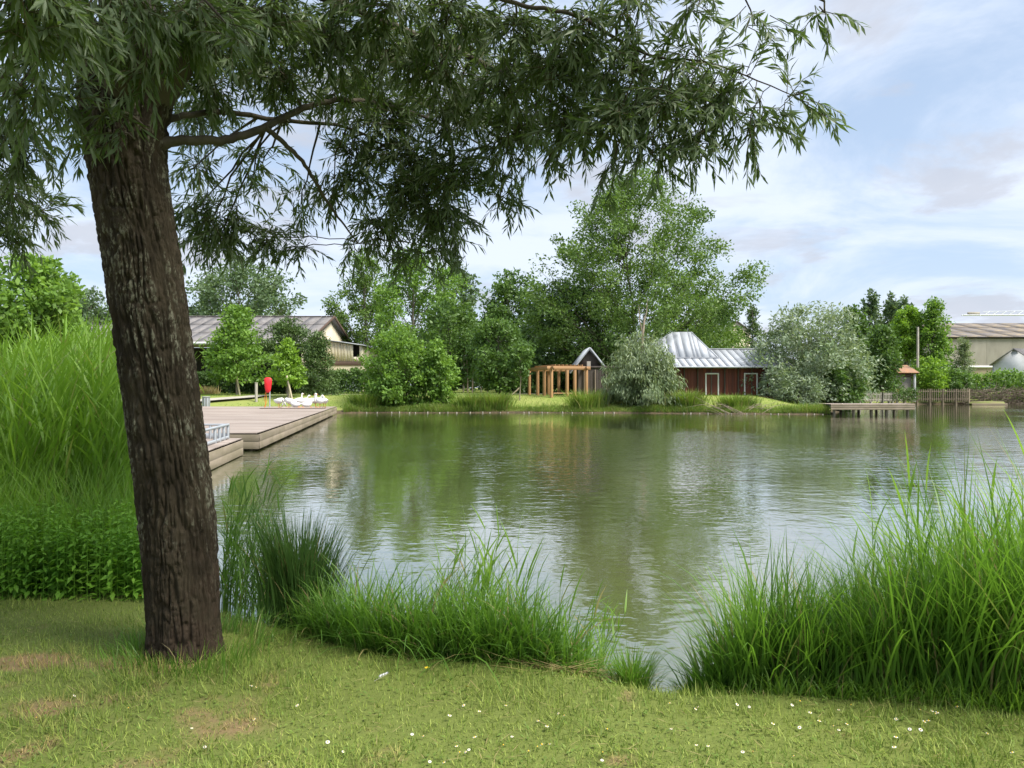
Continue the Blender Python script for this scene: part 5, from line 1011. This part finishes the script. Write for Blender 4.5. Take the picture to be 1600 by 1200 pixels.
# flattened straw at the bank gap
n = 420; px = rng.normal(925, 48, n); Y = rng.normal(4.5, .06, n); X = (px-800)/F*Y
V, Fq = blades(np.stack([X, Y, ground(X, Y)+rng.uniform(.0, .05, n)], 1), rng.uniform(.15, .38, n), .007, rng.choice([0., math.pi], n)+rng.normal(0, .35, n), rng.uniform(1.25, 1.6, n), rng.uniform(-.05, .25, n), 4, .2); tag(link('straw', mesh_np('straw', V, Fq), MT['straw']), 'flattened dry straw at the bank gap beside the small tuft', 'straw', kind='stuff')

# ------------------------------------------------------------------ near lawn
n = 125000; Y = 2.0+3.9*rng.random(n)**1.15; X = rng.uniform(-1, 1, n)*(.95*Y+.6); k = (pond_sd(X, Y) > .28) & (np.hypot(X-wl0[0], Y-wl0[1]) > .24); X, Y = X[k], Y[k]; n = len(X)
hn = fbm(np.stack([X*2.5, Y*2.5, X*0], 1), 3, 90); L = (.012+.075*hn**1.6+.035*sst(.58, .72, fbm(np.stack([X*5, Y*5, X*0], 1), 3, 92)))*rng.uniform(.6, 1.5, n)*np.where(np.hypot(X-wl0[0]-.25, Y-wl0[1]+.2) < .5, 1.7, 1)
bb = np.stack([X, Y, ground(X, Y)-.004], 1); ne = Y < 3.7
V, Fq = merge([blades(bb[q_], L[q_], rng.uniform(.0032, .0062, q_.sum()), rng.uniform(0, 6.28, q_.sum()), rng.uniform(.1, 1.15, q_.sum()), rng.uniform(.1, 1.1, q_.sum()), k_) for q_, k_ in ((ne, 2), (~ne, 1))])
tag(link('lawn_grass', mesh_np('lawn_grass', V, Fq), MT['lawn_blade']), 'short mown lawn grass in the foreground', 'grass', kind='stuff')
n = 4200; Y = 2.2+3.3*rng.random(n); X = rng.uniform(-1, 1, n)*(.9*Y+.4); k = (pond_sd(X, Y) > .4) & (fbm(np.stack([X*2, Y*2, X*0], 1), 3, 95) > .46); X, Y = X[k], Y[k]; n = len(X); az = rng.uniform(0, 6.28, n)
V, Fq = leaves_lens(np.stack([X, Y, ground(X, Y)+.012], 1), unit(np.stack([np.cos(az), np.sin(az), rng.uniform(.0, .7, n)], 1)), np.tile([0, 0, 1.], (n, 1)), rng.uniform(.018, .036, n), rng.uniform(.008, .016, n)); tag(link('lawn_weeds', mesh_np('lawn_weeds', V, Fq), MT['weed']), 'small broad leaved weeds scattered through the lawn', 'weeds', kind='stuff')
n = 1500; Y = 2.2+3.0*rng.random(n); X = rng.uniform(-1, 1, n)*(.9*Y+.4); k = pond_sd(X, Y) > .4; X, Y = X[k], Y[k]; n = len(X)
V, Fq = blades(np.stack([X, Y, ground(X, Y)+rng.uniform(.008, .03, n)], 1), rng.uniform(.03, .11, n), rng.uniform(.0018, .004, n), rng.uniform(0, 6.28, n), rng.uniform(1.3, 1.65, n), rng.uniform(-.2, .2, n), 3, .3)
tag(link('mown_clippings', mesh_np('mown_clippings', V, Fq), MT['straw']), 'dry mown grass clippings scattered over the lawn', 'clippings', kind='stuff')
n = 900; th = rng.uniform(0, 6.28, n); r_ = .27+rng.gamma(1.2, .07, n)+.12*np.maximum(0, np.cos(th)); X = wl0[0]+r_*np.cos(th); Y = wl0[1]+r_*np.sin(th)
V, Fq = blades(np.stack([X, Y, ground(X, Y)-.01], 1), rng.uniform(.06, .20, n)*(1+.5*np.maximum(0, np.cos(th))), rng.uniform(.003, .007, n), th+rng.normal(0, .8, n), rng.uniform(.0, .6, n), rng.uniform(.3, 1.5, n), 4)
tag(link('trunk_grass', mesh_np('trunk_grass', V, Fq), MT['sedge']), 'longer uncut grass round the foot of the willow trunk', 'grass', kind='stuff')
# daisies and dandelions
def flower_mesh(name, npet, r0, r1, dome):
    parts = []; 
    for i in range(npet):
        a_ = i*2*math.pi/npet; d = np.array([math.cos(a_), math.sin(a_), dome]); s = np.array([-math.sin(a_), math.cos(a_), 0]); parts.append((np.array([d*r0*.6, d*r1*.65+s*r1*.24, d*r1, d*r1*.65-s*r1*.24]), np.array([[0, 1, 2, 3]])))
    V, Fq = merge(parts); V[:, 2] += .03; return mesh_np(name, V, Fq)
pm = flower_mesh('petals', 11, .003, .0105, .15); pm.materials.append(MT['petal']); V, Fq = tube([(0, 0, .029), (0, 0, .034), (0, 0, .036)], [.0042, .0038, .0008], 7); ym = mesh_np('disc', V, Fq, True); ym.materials.append(MT['yolk']); V, Fq = tube([(0, 0, -.012), (.001, 0, .03)], .001, 4); sm_ = mesh_np('stalk', V, Fq); sm_.materials.append(MT['sedge'])
dand = flower_mesh('petals', 16, .001, .017, .25); dand.materials.append(MT['yolk'])
def flower(kind, label, px, py, group, sc=1.0):
    Y = 1.6*F/(py-HY); X = (px-800)/F*Y; z = gz(X, Y); o = bpy.data.objects.new(kind, None); COL.objects.link(o); o.location = (X, Y, z); o.scale = (sc,)*3; o.rotation_euler = (rng.normal(-.05, .25)+.25, rng.normal(0, .3), rng.uniform(0, 6)); tag(o, label, 'flower', group)
    for nm, me in ((('petals', pm), ('disc', ym), ('stalk', sm_)) if kind == 'daisy' else (('petals', dand), ('stalk', sm_))): link(nm, me, None, o)
dp = [(720, 1105), (748, 1113), (788, 1108), (702, 1122), (801, 1152), (745, 1157), (733, 1175), (717, 1173), (721, 1182), (729, 1174), (854, 1140), (842, 1133), (823, 1183), (787, 1172), (839, 1171), (848, 1170), (858, 1171), (697, 1198), (671, 1197), (645, 1155), (661, 1154), (938, 1193), (876, 1116), (887, 1124), (945, 1145), (466, 1106), (513, 1166), (535, 1183), (425, 1194), (941, 1181),
      (1047, 1139), (1145, 1105), (1170, 1106), (1236, 1104), (1247, 1101), (1268, 1118), (1313, 1113), (1332, 1112), (1306, 1137), (1308, 1146), (1250, 1142), (1396, 1177), (1400, 1161), (1163, 1183), (1174, 1185), (1244, 1189), (1455, 1117), (1460, 1126), (1437, 1114), (1463, 1122), (1421, 1145), (1434, 1149), (1495, 1100), (1542, 1156), (1589, 1188), (1108, 1175), (1090, 1170), (1050, 1103), (1084, 1107), (1097, 1106), (1278, 1133), (1204, 1136), (1323, 1138), (1440, 1133), (1450, 1131), (1500, 1118), (1404, 1126), (318, 1052), (400, 1078), (403, 1119), (197, 1118), (112, 1098), (390, 1077), (60, 1130), (322, 1173), (299, 1142)]
for (a_, b_) in dp: flower('daisy', 'small white daisy in the mown foreground lawn', a_+rng.normal(0, 2), b_+rng.normal(0, 2), 'daisies in the lawn', rng.uniform(.65, 1.0))
for k, (a_, b_) in enumerate([(668, 1050), (727, 1077), (220, 936), (420, 968)]): flower('dandelion', ['yellow dandelion on the lawn below the middle grass fringe', 'yellow dandelion on the lawn, nearest to the camera', 'yellow dandelion left of the willow trunk', 'yellow flower at the foot of the dark sedge clump'][k], a_, b_, 'yellow lawn flowers', .9)
# feather lying in the grass
Y = 1.6*F/(1063-HY); X = (600-800)/F*Y; fe = thing('feather', 'grey and white striped feather lying on the lawn', 'feather', (X, Y, gz(X, Y)+.025), .35); fe.scale = (.62,)*3
for i in range(7):
    V, Fq = leaves_lens(np.array([[-.045+i*.012, 0, .004*i]]), unit(np.array([[.35, .7, .45]])), np.array([[0, 0, 1.]]), [.045-.002*i], [.011]); link('vane', mesh_np('vane', V, Fq), MT['white' if i % 2 else 'binmetal'], fe)
V, Fq = tube([(-.09, -.01, -.02), (0, 0, .01), (.05, .01, .03)], [.0015, .0015, .0006], 5); link('shaft', mesh_np('shaft', V, Fq), MT['pale_wood'], fe)
